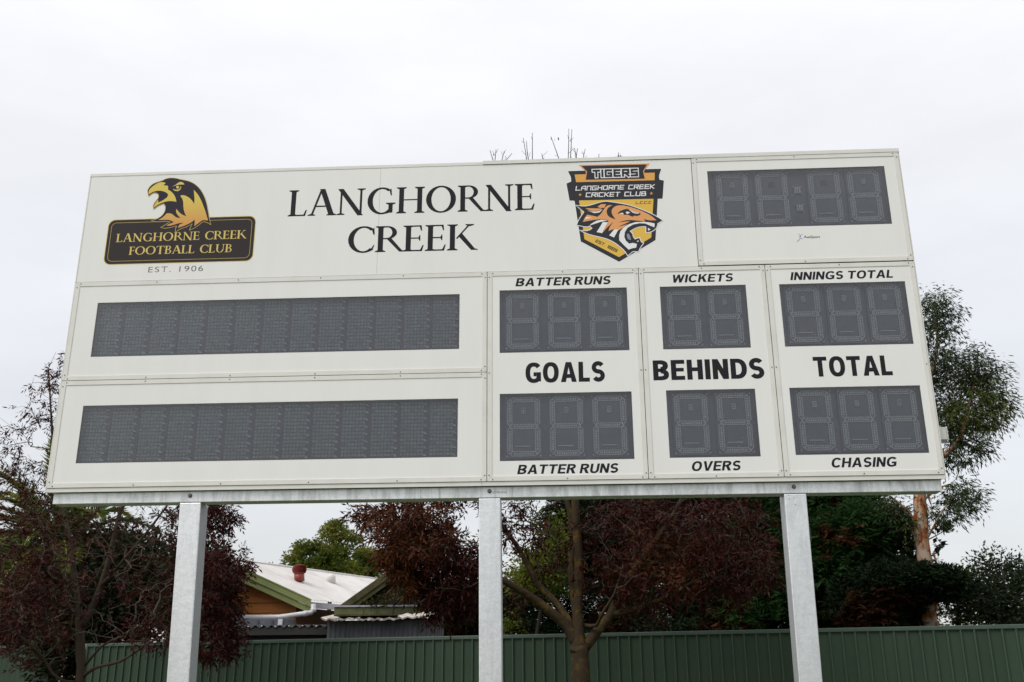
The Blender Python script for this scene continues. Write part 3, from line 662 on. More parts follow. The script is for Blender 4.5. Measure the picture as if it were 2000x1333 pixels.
def tech_text(s, P0, P1, cap, w=.17, gap=.30, shear=.18, over=0.0):
    x, out, marks = 0.0, [], []
    for ch in s:
        marks.append(len(out))
        a, st = TECH[ch]
        for line in st:
            out += ribbon([(px + x, py * (1 - w) + w / 2) for px, py in line], w + over)
        x += a + gap
    return by_word(s, marks, lay(out, x - gap, P0, P1, cap, shear))


def print_obj(name, polys, material, parent, dd, step=0.00009):
    if polys and isinstance(polys[0], tuple) and polys[0][0] == 'word':      # one print per word
        for _, ps in polys: o = print_obj(name, ps, material, parent, dd, step)
        return o
    mb = MB()
    for k, p in enumerate(polys):
        mb.flat([(a, BZ + b) for a, b in p], -(dd + (k % 7) * step))
    return mb.build(name, material, parent, fix=False)


_font_cache = {}
def sans_obj(name, s, P0, P1, cap, material, parent, dd, shear=0.0, bold=0.0, rotz=None, spacing=1.0):
    """built-in sans letters, fitted between two baseline points"""
    cu = bpy.data.curves.new('text', 'FONT')
    cu.body = s; cu.size = 1.0; cu.shear = 0.0; cu.offset = bold; cu.space_character = spacing
    cu.resolution_u = 6; cu.fill_mode = 'FRONT'
    o = bpy.data.objects.new('text_tmp', cu); col.objects.link(o)
    dg = bpy.context.evaluated_depsgraph_get(); dg.update()
    me = bpy.data.meshes.new_from_object(o.evaluated_get(dg))
    bpy.data.objects.remove(o, do_unlink=True); bpy.data.curves.remove(cu)
    co = np.array([v.co[:] for v in me.vertices])
    x0, x1 = co[:, 0].min(), co[:, 0].max()
    x = (co[:, 0] - x0); y = co[:, 1]
    caph = CAPH + 2 * bold
    y = (y + bold) / caph * cap
    dx, dy = P1[0] - P0[0], P1[1] - P0[1]
    L_ = math.hypot(dx, dy); ex = (dx / L_, dy / L_); ey = (-ex[1], ex[0])
    x = x / (x1 - x0) * (L_ - abs(shear) * cap) + shear * y
    U = P0[0] + ex[0] * x + ey[0] * y; V = P0[1] + ex[1] * x + ey[1] * y
    for v, a, b in zip(me.vertices, U, V):
        v.co = (a, -dd, BZ + b)
    me.materials.clear(); me.materials.append(material)
    for p in me.polygons: p.material_index = 0
    ob = link(name, me, parent)
    return ob


def cap_height():
    cu = bpy.data.curves.new('text', 'FONT'); cu.body = 'H'; cu.size = 1.0
    o = bpy.data.objects.new('text_tmp', cu); col.objects.link(o)
    dg = bpy.context.evaluated_depsgraph_get(); dg.update()
    me = bpy.data.meshes.new_from_object(o.evaluated_get(dg))
    h = max(v.co.y for v in me.vertices)
    bpy.data.objects.remove(o, do_unlink=True); bpy.data.curves.remove(cu); bpy.data.meshes.remove(me)
    return h


CAPH = cap_height()

# ---- panels
SCREW = MB()
SCREW.tube([(0, 0.0, 0), (0, -0.0022, 0)], [0.0048, 0.0042], 8, smooth=False)
screw_me = SCREW.mesh('screw', M['screw'])


def screw(parent, u, v, dd):
    o = link('screw', screw_me, parent, (u, -dd, BZ + v))
    return o


PF = 0.004                                       # panel face stands this far out
def framed_panel(u0, u1, v0, v1, holes, label, mids_u, mids_v, w=0.031, tall=0.0):
    p = plate(u0 + .003, u1 - .003, v0 + .003, v1 - .003, holes, PF, -0.004).build('display_panel', M['white'], sb)
    p['label'] = label
    f = PF + 0.0035
    g_ = 0.0006
    U0, U1, V0, V1 = u0, u1, v0, v1
    for pts in ([(U0 + g_, V1), (U1 - g_, V1), (U1 - w - g_, V1 - w), (U0 + w + g_, V1 - w)],
                [(U0 + g_, V0), (U0 + w + g_, V0 + w), (U1 - w - g_, V0 + w), (U1 - g_, V0)],
                [(U0, V0 + g_), (U0, V1 - g_), (U0 + w, V1 - w - g_), (U0 + w, V0 + w + g_)],
                [(U1, V0 + g_), (U1 - w, V0 + w + g_), (U1 - w, V1 - w - g_), (U1, V1 - g_)]):
        mb = MB(); mb.prism([(a, BZ + b) for a, b in pts], -f, -PF)
        mb.build('frame_strip', M['trim'], p, bevel=0.0008)
    c_ = w * .5
    pts = [(U0 + w * 1.15, V1 - c_ * .75), (U1 - w * 1.15, V1 - c_ * .75), (U0 + w * 1.15, V0 + c_ * .75), (U1 - w * 1.15, V0 + c_ * .75),
           (U0 + c_ * .8, V1 - w * 1.25), (U1 - c_ * .8, V1 - w * 1.25), (U0 + c_ * .8, V0 + w * 1.25), (U1 - c_ * .8, V0 + w * 1.25)]
    for k in mids_u:
        uu = U0 + (U1 - U0) * k
        pts += [(uu, V1 - c_ * .75), (uu, V0 + c_ * .75)]
    for k in mids_v:
        vv = V0 + (V1 - V0) * k
        pts += [(U0 + c_ * .8, vv), (U1 - c_ * .8, vv)]
    for a, b in pts: screw(p, a, b, f)
    for h in holes:
        gmb = MB(); gmb.box(h[0] + .0006, h[1] - .0006, 0.0002, 0.0032, BZ + h[2] + .0006, BZ + h[3] - .0006)
        gmb.build('window_pane', M['glass'], p)
    return p


P1 = framed_panel(.010, 2.903, .752, 1.470, [(.184, 2.716, .918, 1.3135)], 'upper white panel with a long dark dot matrix window', (.2, .4, .6, .8), ())
P2 = framed_panel(.010, 2.903, .018, .7485, [(.180, 2.713, .180, .573)], 'lower white panel with a long dark dot matrix window', (.2, .4, .6, .8), ())
P3 = framed_panel(2.907, 3.938, .018, 1.470, [(2.989, 3.856, .883, 1.3325), (2.989, 3.856, .148, .5985)], 'white panel lettered GOALS between two three-digit windows', (.5,), (.5,))
P4 = framed_panel(3.942, 4.793, .018, 1.470, [(4.079, 4.657, .883, 1.331), (4.081, 4.659, .151, .6005)], 'white panel lettered BEHINDS between two two-digit windows', (.5,), (.5,))
P5 = framed_panel(4.797, 5.790, .018, 1.470, [(4.880, 5.716, .884, 1.328), (4.880, 5.717, .156, .6015)], 'white panel lettered TOTAL between two three-digit windows', (.5,), (.5,))
PT = framed_panel(4.352, 5.790, 1.478, 2.302, [(4.457, 5.686, 1.752, 2.196)], 'white clock panel with four digits above a small maker logo', (.5,), ())
hp1 = plate(.011, 2.1352, 1.4735, 2.2985, [], PF, -0.004).build('header_panel', M['white'], sb)
hp1['label'] = 'header sheet with the football club emblem'
hp2 = plate(2.1366, 4.348, 1.4735, 2.2985, [], PF, -0.004).build('header_panel', M['white'], sb)
hp2['label'] = 'header sheet with the cricket club crest'

TD = PF + 0.0004
print_obj('lettering', serif_text('LANGHORNE', (1.480, 1.937), (3.240, 1.935), .205), M['vinyl'], hp2, TD)
print_obj('lettering', serif_text('CREEK', (1.915, 1.643), (2.817, 1.640), .198), M['vinyl'], hp2, TD)
sans_obj('lettering', 'EST. 1906', (.516, 1.534), (.908, 1.534), .041, M['ink_grey'], hp1, TD, bold=-.006, spacing=1.18)
IT = .22
print_obj('lettering', sans_text('BATTER RUNS', (3.098, 1.3595), (3.757, 1.3595), .060, .215, 1.0, .10, IT), M['vinyl'], P3, TD, .00005)
print_obj('lettering', sans_text('BATTER RUNS', (3.100, .061), (3.758, .061), .061, .215, 1.0, .10, IT), M['vinyl'], P3, TD, .00005)
print_obj('lettering', sans_text('GOALS', (3.161, .671), (3.687, .671), .138, .232, .92, .10), M['vinyl'], P3, TD, .00005)
print_obj('lettering', sans_text('WICKETS', (4.160, 1.358), (4.584, 1.358), .058, .215, 1.0, .10, IT), M['vinyl'], P4, TD, .00005)
print_obj('lettering', sans_text('OVERS', (4.212, .064), (4.535, .064), .062, .215, 1.0, .10, IT), M['vinyl'], P4, TD, .00005)
print_obj('lettering', sans_text('BEHINDS', (4.004, .670), (4.730, .670), .138, .232, .92, .10), M['vinyl'], P4, TD, .00005)
print_obj('lettering', sans_text('INNINGS TOTAL', (4.958, 1.355), (5.652, 1.355), .058, .215, 1.0, .10, IT), M['vinyl'], P5, TD, .00005)
print_obj('lettering', sans_text('CHASING', (5.093, .072), (5.512, .072), .062, .215, 1.0, .10, IT), M['vinyl'], P5, TD, .00005)
print_obj('lettering', sans_text('TOTAL', (5.050, .673), (5.555, .673), .136, .232, .92, .10), M['vinyl'], P5, TD, .00005)
# small maker logo under the clock
T_ = TEXT_AT['aus']
sans_obj('lettering', 'AusSport', T_[0], T_[1], .0185, M['ink_grey'], PT, TD, 0, .02)
for k, mt in enumerate(('ink_red', 'ink_red', 'ink_grey', 'ink_blue', 'ink_blue')):
    print_obj('logo_mark', [EMBLEM['runner'][k]], M[mt], PT, TD)


# ---- football emblem
def grow(pts, r):
    n = len(pts); area = sum(pts[i - 1][0] * pts[i][1] - pts[i][0] * pts[i - 1][1] for i in range(n))
    s = 1 if area > 0 else -1
    out = []
    for i in range(n):
        a, b, c_ = Vector(pts[i - 1]), Vector(pts[i]), Vector(pts[(i + 1) % n])
        d0, d1 = (b - a).normalized(), (c_ - b).normalized()
        n0, n1 = Vector((d0.y, -d0.x)) * s, Vector((d1.y, -d1.x)) * s
        m_ = n0 + n1
        m_ = m_.normalized() if m_.length > .2 else n0
        out.append(tuple(b + m_ * (r / max(.5, m_.dot(n0)))))
    return out


def smooth(pts, it=1):
    for _ in range(it):
        o = []
        for i in range(len(pts)):
            a, b, c_ = (Vector(pts[i - 1]), Vector(pts[i]), Vector(pts[(i + 1) % len(pts)]))
            d0, d1 = (b - a), (c_ - b)
            if d0.length and d1.length and d0.angle(d1) < .75:      # round soft bends, keep points sharp
                o += [tuple(b - d0 * .25), tuple(b + d1 * .25)]
            else:
                o.append(tuple(b))
        pts = o
    return pts


def rrect(u0, u1, v0, v1, r, n=7):
    out = []
    for cx, cy, a0 in ((u1 - r, v1 - r, 0), (u0 + r, v1 - r, 90), (u0 + r, v0 + r, 180), (u1 - r, v0 + r, 270)):
        for k in range(n + 1):
            a = math.radians(a0 + 90 * k / n)
            out.append((cx + r * math.cos(a), cy + r * math.sin(a)))
    return out


def flatten(name, polys, material, parent, dd):
    mb = MB()
    for k, p in enumerate(polys):
        mb.flat([(a, BZ + b) for a, b in p], -(dd + k * .00003))
    return mb.build(name, material, parent, fix=False)


def ringpolys(o, i_):
    n = len(o)
    return [[o[k], o[(k + 1) % n], i_[(k + 1) % n], i_[k]] for k in range(n)]


def step(k): return PF + .0003 + .0003 * k
em = flatten('football_emblem', [rrect(.183, 1.2565, 1.5985, 1.951, .052)], M['ink_gold'], sb, step(0))
em['label'] = 'black and gold football club emblem with a hawk head'
flatten('nameplate', [rrect(.188, 1.2515, 1.6035, 1.946, .048)], M['ink_plate'], em, step(1))
_o, _i = rrect(.209, 1.2305, 1.6235, 1.925, .036), rrect(.212, 1.2275, 1.6265, 1.922, .033)
flatten('keyline', ringpolys(_o, _i), M['ink_gold_dk'], em, step(2))
T_ = TEXT_AT['name1']; print_obj('lettering', serif_text('LANGHORNE CREEK', T_[0], T_[1], .064, .03), M['ink_gold'], em, step(3))
T_ = TEXT_AT['name2']; print_obj('lettering', serif_text('FOOTBALL CLUB', T_[0], T_[1], .062, .03), M['ink_gold'], em, step(3))
ho = smooth(EMBLEM['hawk_outline'])
flatten('hawk_keyline', [grow(ho, .0042)], M['ink_gold_dk'], em, step(5))
flatten('hawk_head', [ho], M['ink_black'], em, step(6))
M['ink_hawk'] = grad_mat('hawk gold to orange print', (0.62, 0.29, 0.055), (0.66, 0.50, 0.07), BZ + 1.90, BZ + 2.10)
flatten('hawk_beak', [smooth(EMBLEM['hawk_beak'])], M['ink_hawk'], em, step(7))
flatten('hawk_feathers', [smooth(EMBLEM['hawk_feathers'])], M['ink_hawk'], em, step(7))
flatten('hawk_eye', [EMBLEM['hawk_brow'], EMBLEM['hawk_eye_ring'], EMBLEM['hawk_pupil']], M['ink_gold'], em, step(7))

# ---- cricket crest
cr_ = flatten('cricket_crest', [grow(EMBLEM['shield_body'], .0055)], M['ink_white'], sb, step(0))
cr_['label'] = 'black and yellow cricket club crest with a roaring tiger head'
flatten('shield', [EMBLEM['shield_body']], M['ink_charcoal'], cr_, step(1))
flatten('yellow_field', [EMBLEM['band_upper']], M['ink_amber'], cr_, step(2))
flatten('yellow_field', [EMBLEM['band_lower']], M['ink_yellow'], cr_, step(2))
flatten('banner_border', [EMBLEM['banner_border']], M['ink_orange'], cr_, step(3))
flatten('banner', [EMBLEM['banner']], M['ink_charcoal'], cr_, step(4))
T_ = TEXT_AT['tigers']
pts_ = ((T_[0][0] + .004, T_[0][1]), (T_[1][0] - .002, T_[1][1]))
print_obj('lettering_outline', tech_text('TIGERS', pts_[0], pts_[1], .062, .27, .42, 0, .22), M['ink_white'], cr_, step(5), .00003)
print_obj('lettering', tech_text('TIGERS', pts_[0], pts_[1], .062, .27, .42, 0, 0), M['ink_charcoal'], cr_, step(6), .00003)
T_ = TEXT_AT['sh1']; print_obj('lettering', tech_text('LANGHORNE CREEK', T_[0], T_[1], .036, .17), M['ink_white'], cr_, step(3), .00003)
T_ = TEXT_AT['sh2']; print_obj('lettering', tech_text('CRICKET CLUB', T_[0], T_[1], .036, .17), M['ink_white'], cr_, step(3), .00003)
T_ = TEXT_AT['lccc']; print_obj('lettering', tech_text('L.C.C.C', T_[0], T_[1], .020, .17), M['ink_plate'], cr_, step(3), .00003)
T_ = TEXT_AT['est89']; print_obj('lettering', tech_text('EST. 1889', T_[0], T_[1], .024, .19, .30, .1), M['ink_charcoal'], cr_, step(3), .00003)
for s_ in EMBLEM['stars']: flatten('star', [s_], M['ink_amber'], cr_, step(3))
to = smooth(EMBLEM['tiger_outline'])
flatten('tiger_keyline', [grow(to, .0055)], M['ink_white'], cr_, step(4))
flatten('tiger_head', [to], M['ink_charcoal'], cr_, step(5))
flatten('tiger_face', [smooth(EMBLEM['tiger_face'])], M['ink_orange'], cr_, step(6))
flatten('tiger_ear', [EMBLEM['tiger_ear'], EMBLEM['tiger_ear_fur']], M['ink_orange'], cr_, step(6))
flatten('tiger_fur', EMBLEM['tiger_white'], M['ink_white'], cr_, step(7))
flatten('tiger_tongue', [EMBLEM['tiger_tongue']], M['ink_lilac'], cr_, step(8))
flatten('tiger_eye', [EMBLEM['tiger_eye']], M['ink_charcoal'], cr_, step(7))
flatten('tiger_eye_white', EMBLEM['tiger_eye_white'], M['ink_white'], cr_, step(8))

# ---- display trays behind the windows
TB = 0.074                                       # depth of the tray behind the face


def tray(h):
    mb = MB()
    a, b, c_, dd = h[0] - .02, h[1] + .02, h[2] - .02, h[3] + .02
    y0, y1 = 0.0045, TB
    mb.add([(a, y1, BZ + c_), (b, y1, BZ + c_), (b, y1, BZ + dd), (a, y1, BZ + dd)], [(0, 1, 2, 3)])
    for p, q in (((a, c_), (b, c_)), ((b, c_), (b, dd)), ((b, dd), (a, dd)), ((a, dd), (a, c_))):
        mb.add([(p[0], y0, BZ + p[1]), (q[0], y0, BZ + q[1]), (q[0], y1, BZ + q[1]), (p[0], y1, BZ + p[1])], [(0, 1, 2, 3)])
    o = mb.build('display_tray', M['tray'], sb, fix=False)
    return o


WINS = [(.184, 2.716, .918, 1.3135), (.180, 2.713, .180, .573), (2.989, 3.856, .883, 1.3325), (2.989, 3.856, .148, .5985),
        (4.079, 4.657, .883, 1.331), (4.081, 4.659, .151, .6005), (4.880, 5.716, .884, 1.328), (4.880, 5.717, .156, .6015), (4.457, 5.686, 1.752, 2.196)]
for h in WINS: tray(h)


def deep(u, v, dep):
    """a point seen at (u, v) on the face lies here when it is dep behind the face"""
    k = (BY + dep) / BY
    return ((BX + u) * k - BX, (BZ + v - 1.6) * k + 1.6 - BZ)


# seven-segment digit module, its origin at the centre of its board
DW, DH, SW = .218, .400, .036
def seg_mesh(length):
    mb = MB()
    h = length / 2; w = SW / 2
    out = [(-h, 0), (-h + w, w), (h - w, w), (h, 0), (h - w, -w), (-h + w, -w)]
    mb.prism(out, -.004, 0, 0)
    ring = [(x * (h - .004) / h, y * .80) for x, y in out]
    for q in range(6):                           # lamps run round the rim of the bar, and down its middle
        p0, p1 = Vector(ring[q]), Vector(ring[(q + 1) % 6]); m_ = max(1, round((p1 - p0).length / .0105))
        for k in range(m_):
            p = p0.lerp(p1, k / m_); s = .0031
            mb.box(p.x - s, p.x + s, -.0072, -.004, p.y - s, p.y + s, 1)
    nled = int((length - SW * 1.3) / .0115)
    for k in range(nled):
        uu = (k - (nled - 1) / 2) * .0115
        mb.box(uu - .0027, uu + .0027, -.0072, -.004, -.0055, .0055, 1)
    return mb.mesh('segment', [M['segment'], M['led']])


sh_h, sh_v = seg_mesh(DW - SW * .80), seg_mesh(DH / 2 - SW * .34)
mb = MB(); mb.box(-DW / 2 - .012, DW / 2 + .012, -.006, .0, -DH / 2 - .012, DH / 2 + .008)
for sx in (-1, 1):
    for sz in (-1, 1): mb.box(sx * (DW / 2 + .002) - .0035, sx * (DW / 2 + .002) + .0035, -.009, -.006, sz * (DH / 2 - .004) - .0035, sz * (DH / 2 - .004) + .0035, 1)
dboard_me = mb.mesh('digit_board', [M['board'], M['led']])
mb = MB()                                        # little numeral in the upper loop
for k in range(14):
    a = 2 * math.pi * k / 14
    x, z = .0115 * max(-1, min(1, 1.25 * math.cos(a))), .0165 * max(-1, min(1, 1.25 * math.sin(a)))
    mb.box(x - .0026, x + .0026, -.012, -.006, z - .0026, z + .0026)
mb.box(-.006, .006, -.011, -.006, -.0018, .0018); mb.box(-.0015, .0015, -.011, -.006, -.008, .008)
small_me = mb.mesh('small_numeral', M['led'])
mb = MB(); mb.box(-.016, .016, -.0075, -.006, -.021, .021)
back_me = mb.mesh('numeral_backing', M['board'])
mb = MB(); mb.box(-.021, .021, -.010, -.006, -.021, .021)
square_me = mb.mesh('dark_square', M['dark_square'])
mb = MB(); mb.box(-.049, .049, -.016, -.006, -.003, .003)
conn_me = mb.mesh('connector_strip', M['conn'])
mb = MB()
for k in range(6):
    x = -.042 + k * .0155
    mb.box(x - .0028, x + .0028, -.010, -.006, -.010 + (k % 2) * .004, -.001 + (k % 3) * .0015)
mb.box(-.022, -.018, -.009, -.006, .052, .058); mb.box(-.012, -.008, -.009, -.006, .052, .058); mb.box(.042, .052, -.008, -.006, .045, .048)
chips_me = mb.mesh('chips', M['segment'])


def digit(uc, vc, special=False):
    a, b = deep(uc, vc, TB - .012)
    loc = (a, TB - .012, BZ + b)
    o = link('digit_module', dboard_me, sb, loc)
    for (x, z, vert) in ((0, DH / 2 - SW / 2, 0), (0, 0, 0), (0, -DH / 2 + SW / 2, 0), (-DW / 2 + SW / 2, DH / 4 - SW * .12, 1), (DW / 2 - SW / 2, DH / 4 - SW * .12, 1),
                         (-DW / 2 + SW / 2, -DH / 4 + SW * .12, 1), (DW / 2 - SW / 2, -DH / 4 + SW * .12, 1)):
        s = link('segment', sh_v if vert else sh_h, o, (x, -.0062, z))
        if vert: s.rotation_euler.y = math.pi / 2
    if special:
        link('dark_square', square_me, o, (0, 0, .105))
    else:
        link('numeral_backing', back_me, o, (0, 0, .108))
        link('small_numeral', small_me, o, (0, -.0018, .108))
    link('connector_strip', conn_me, o, (-.008, 0, -.133))
    q = link('chips', chips_me, o, (-.008, 0, -.146)); q['kind'] = 'stuff'
    return o


for us, vc in (((3.145, 3.4265, 3.7065), 1.1055), ((3.1455, 3.425, 3.705), .3725), ((4.230, 4.507), 1.102), ((4.234, 4.511), .375),
               ((5.027, 5.2965, 5.564), 1.107), ((5.028, 5.299, 5.5685), .380)):
    for uc in us: digit(uc, vc)
for k, uc in enumerate((4.6215, 4.8935, 5.255, 5.526)): digit(uc, 1.971, k in (1, 2))
for uc, vc in ((5.0708, 2.0297), (5.0738, 1.8935)):
    mb = MB(); mb.box(-.026, .026, -.012, 0, -.028, .028)
    for x in (-.015, -.0, .015):
        for z in (-.017, -.006, .006, .017): mb.box(x - .005, x + .005, -.016, -.012, z - .004, z + .004, 1)
    for sx in (-1, 1):
        for sz in (-1, 1): mb.box(sx * .028 - .003, sx * .028 + .003, -.009, 0, sz * .030 - .003, sz * .030 + .003, 1)
    o = mb.build('colon_lamp', [M['segment'], M['led']], sb)
    a, b = deep(uc, vc, TB - .012); o.location = (a, TB - .001, BZ + b)

# dot matrix modules: 13 in each long window, 7 x 15 hooded lamps on each
mw, mh = .1945, .385
mb = MB(); mb.box(-mw / 2 + .001, mw / 2 - .001, -.004, 0, -mh / 2, mh / 2)
mboard_me = mb.mesh('matrix_module', M['mboard'])
def lamp_mesh(seed):
    rr = random.Random(seed)
    mb = MB()
    for i in range(7):
        for j in range(15):
            x = -mw / 2 + .012 + i * .0226; z = mh / 2 - .020 - j * .0247
            w_, h_ = .0082, .0074
            t = .010 + rr.uniform(-.002, .002)
            # hood: tilted lens, brighter notch in the middle
            mb.add([(x - w_, -.004, z - h_), (x + w_, -.004, z - h_), (x + w_, -t, z + h_), (x - w_, -t, z + h_), (x - w_, -.004, z + h_), (x + w_, -.004, z + h_)],
                   [(0, 1, 2, 3), (3, 2, 5, 4), (0, 3, 4), (1, 5, 2)], 0)
            if rr.random() < .8:
                mb.add([(x - w_ * .6, -t - .001, z + h_ * .7), (x, -t * .8, z - h_ * .5), (x + w_ * .6, -t - .001, z + h_ * .7), (x, -t - .001, z + h_ * .25)], [(0, 1, 3), (1, 2, 3)], 1)
        if i == 6:
            for j in range(8):
                z = mh / 2 - .030 - j * .0494; x = -mw / 2 + .012 + 6.8 * .0226
                mb.box(x - .006, x + .012, -.012, -.004, z - .0022, z + .0022, 1)
                mb.box(x - .008, x + .006, -.011, -.004, z + .006, z + .010, 1)
    return mb.mesh('lamp_rows', [M['led2'], M['led']])


lamp_mes = [lamp_mesh(k) for k in range(3)]
for wi, h in enumerate(WINS[:2]):
    for k in range(13):
        uc = h[0] + .012 + .1945 * (k + .5); vc = (h[2] + h[3]) / 2 - .002
        a, b = deep(uc, vc, TB - .006)
        o = link('matrix_module', mboard_me, sb, (a, TB - .003, BZ + b))
        q = link('lamp_rows', lamp_mes[(k + wi) % 3], o, (0, 0, 0)); q['kind'] = 'stuff'

# ---- beam, posts, fittings
c = BM(); c.box(.045, 5.776, .030, .150, BZ - .082, BZ - .011); beam = c.build('support_beam', M['galv_beam'], sb, bevel=.003)
for wx in (-2.428, -.468, 1.468):
    mb = MB(); mb.tube([(0, 0, 0), (0, -.004, 0)], [.014, .014], 16, smooth=False); mb.tube([(0, -.004, 0), (0, -.012, 0)], [.0095, .009], 6, smooth=False)
    o = mb.build('bolt', M['bolt'], sb); o.location = (wx - BX, .030, BZ - .040)
pens = sans_obj('pen_marking', 'INFIELD', (3.0272, -.0415), (2.940, -.0425), .0125, M['ink_pen'], beam, -.0295, 0, -.004)
post_objs = []
for k, (xt, xb) in enumerate(((-2.424, -2.395), (-.468, -.462), (1.472, 1.458))):
    # centre at the top (z 2.68) and where the picture cuts it (z 1.57)
    zt, zb = BZ - .0835, 1.57
    s = (xt - xb) / (zt - zb)
    x0 = xb - s * zb
    w_ = .070
    mb = MB()
    P = []
    for z, xc in ((-.25, x0 - s * .25), (zt, xt)):
        P += [(xc - BX - w_, .033, z), (xc - BX + w_, .033, z), (xc - BX + w_, .173, z), (xc - BX - w_, .173, z)]
    mb.hexa(P)
    o = mb.build('post', M['galv'], sb, bevel=.007)
    post_objs.append(o)
pr = sans_obj('pen_marking', 'INFIELD', (4.925, -.300), (4.925, -.385), .0105, M['ink_pen'], post_objs[2], -.0325, 0, -.004)
for (a, b) in ((4.82, -.095), (4.852, -.11), (4.82, -.118), (4.855, -.155)):
    mb = MB(); mb.tube([(0, 0, 0), (0, -.001, 0)], .003, 8, smooth=False); o = mb.build('rivet_hole', M['bolt'], post_objs[2]); o.location = (a, .033, BZ + b)
c = BM(); c.box(5.802, 5.862, .05, .14, BZ + .253, BZ + .335); c.build('junction_box', M['trim'], sb, bevel=.003)
c = BM(); c.box(5.863, 5.869, .045, .145, BZ + .249, BZ + .339); c.build('box_lid', M['trim'], sb, bevel=.002)
for u_ in (1.985, 3.90):
    mb = MB()
    mb.tube([(0, 0, 0), (0, 0, .012), (0, 0, .020), (0, 0, .026), (0, 0, .028)], [.024, .024, .020, .011, .002], 14)
    o = mb.build('sensor_dome', M['sky_dome'], sb); o.location = (u_, .05, BZ + 2.3228 + (.008 if u_ > 3 else 0))

# ================================================================== GREEN STEEL FENCES
M['fence'] = mat('green fence steel', (0.025, 0.047, 0.028), 0.5, var=(0.034, 0.059, 0.037), scale=1.8, detail=9, spec=0.25, stretch=(1.6, 1, .35), each=.07)
M['fence_rib'] = mat('fence rib steel with highlight tone', (0.034, 0.062, 0.040), 0.4, var=(0.042, 0.072, 0.048), scale=3, spec=0.4)  # lighter than the sheets: the ribs' highlight is put into the colour
M['fence_rail'] = mat('green fence rail', (0.047, 0.080, 0.060), 0.45, var=(0.041, 0.07, 0.052), scale=5)
M['fence_post'] = mat('weathered fence post edge', (0.30, 0.33, 0.31), 0.5, var=(0.18, 0.21, 0.19), scale=20)


def fence(A, B, top, pitch, label, every=5):
    """ribbed sheet fence from A to B (ground points); sheets, ribs, rails"""
    A, B = Vector((A[0], A[1], 0)), Vector((B[0], B[1], 0))
    L_ = (B - A).length
    root = empty('metal_fence', A, label, 'fence', None, math.atan2(B.y - A.y, B.x - A.x))
    n = int(L_ / pitch)
    rr = random.Random(3)
    mb = MB()
    mb.add([(-.011, -.001, 0), (-.0075, -.019, 0), (.0075, -.019, 0), (.011, -.001, 0), (-.011, -.001, top - .03), (-.0075, -.019, top - .03), (.0075, -.019, top - .03), (.011, -.001, top - .03)],
           [(0, 1, 5, 4), (1, 2, 6, 5), (2, 3, 7, 6), (4, 5, 6, 7)])
    rib_me = mb.mesh('rib', M['fence_rib'])
    w = pitch * every
    mb = MB()
    for k in range(every):                       # pans with a shallow double swage between ribs
        x0 = k * pitch; xs = [x0, x0 + .02, x0 + .03, x0 + pitch - .03, x0 + pitch - .02, x0 + pitch]
        ys = [0, 0, .004, .004, 0, 0]
        if k == every - 1: xs[-1] -= .001
        for i in range(5):
            mb.add([(xs[i], ys[i], 0), (xs[i + 1], ys[i + 1], 0), (xs[i + 1], ys[i + 1], top - .03), (xs[i], ys[i], top - .03)], [(0, 1, 2, 3)])
    sheet_me = mb.mesh('steel_sheet', M['fence'])
    for k in range(n // every):
        link('steel_sheet', sheet_me, root, (k * w, rr.uniform(-.0012, .0012), 0))
        for j in range(every):
            link('rib', rib_me, root, (k * w + j * pitch + .0005, 0, 0))
    Lr = (n // every) * w
    mb = MB(); mb.box(-.02, Lr + .02, -.022, .022, top - .045, top); mb.build('top_rail', M['fence_rail'], root, bevel=.006)
    mb = MB(); mb.box(-.02, Lr + .02, -.022, .022, .03, .075); mb.build('bottom_rail', M['fence_rail'], root)
    for k in range(0, n // every + 1, 3):
        mb = MB(); mb.box(-.02, .02, .004, .045, 0, top - .047); o = mb.build('post', M['fence_rail'], root); o.location = (k * w, 0, 0)
    mb = MB(); mb.box(-.045, -.021, -.02, .035, 0, top - .002); mb.build('end_post', M['fence_post'], root, bevel=.004)
    return root


fA = Vector((-3.54189, 14.1)); fB = Vector((4.46392, 11.6)); fd = (fB - fA).normalized()
# the main fence starts at the gap beside the left tree (px 175)
p = at(173, 1260, 1.0) - CAM
t_ = ((fA.x) * (-fd.y) + fA.y * fd.x) / (p.x * (-fd.y) + p.y * fd.x)
start = Vector((p.x * t_, p.y * t_))
fence(start, start + fd * 16.6, 2.105, .138, 'long dark green ribbed steel fence running behind the middle and right posts')
q1, q0 = at(112, 1256, 17.5), at(-200, 1262, 22)
fence((q1.x, q1.y), (q1.x - 7.5, q1.y + 3.6), q1.z - .02, .138, 'shorter green steel fence at far left beyond the bare ash trunk')

# ================================================================== HOUSE
M['roof'] = mat('pale corrugated roof', (0.60, 0.58, 0.56), 0.5, var=(0.50, 0.475, 0.445), scale=2.2, detail=8)
M['olive'] = mat('olive green barge paint', (0.20, 0.23, 0.075), 0.5, var=(0.15, 0.18, 0.06), scale=3, detail=6)
M['olive_old'] = mat('faded olive barge paint', (0.085, 0.075, 0.032), 0.7, spec=.2, var=(0.045, 0.042, 0.018), scale=5, detail=7)
M['plank'] = mat('orange stained weatherboard', (0.52, 0.185, 0.028), 0.6, var=(0.40, 0.125, 0.02), scale=2.0, detail=7, stretch=(1, 1, 6))
M['shaded_wall'] = mat('wall boards in painted shade', (0.16, 0.065, 0.02), 0.7, var=(0.11, 0.05, 0.018), scale=3)  # shade on the side wall is put into this darker brown
M['pvc'] = mat('white downpipe plastic', (0.58, 0.58, 0.60), 0.4, var=(0.48, 0.47, 0.46), scale=4)
M['gutter'] = mat('pale grey gutter', (0.42, 0.42, 0.46), 0.45, var=(0.34, 0.33, 0.36), scale=4)
M['redvent'] = mat('red roof ventilator paint', (0.26, 0.035, 0.022), 0.5, var=(0.19, 0.03, 0.02), scale=15)
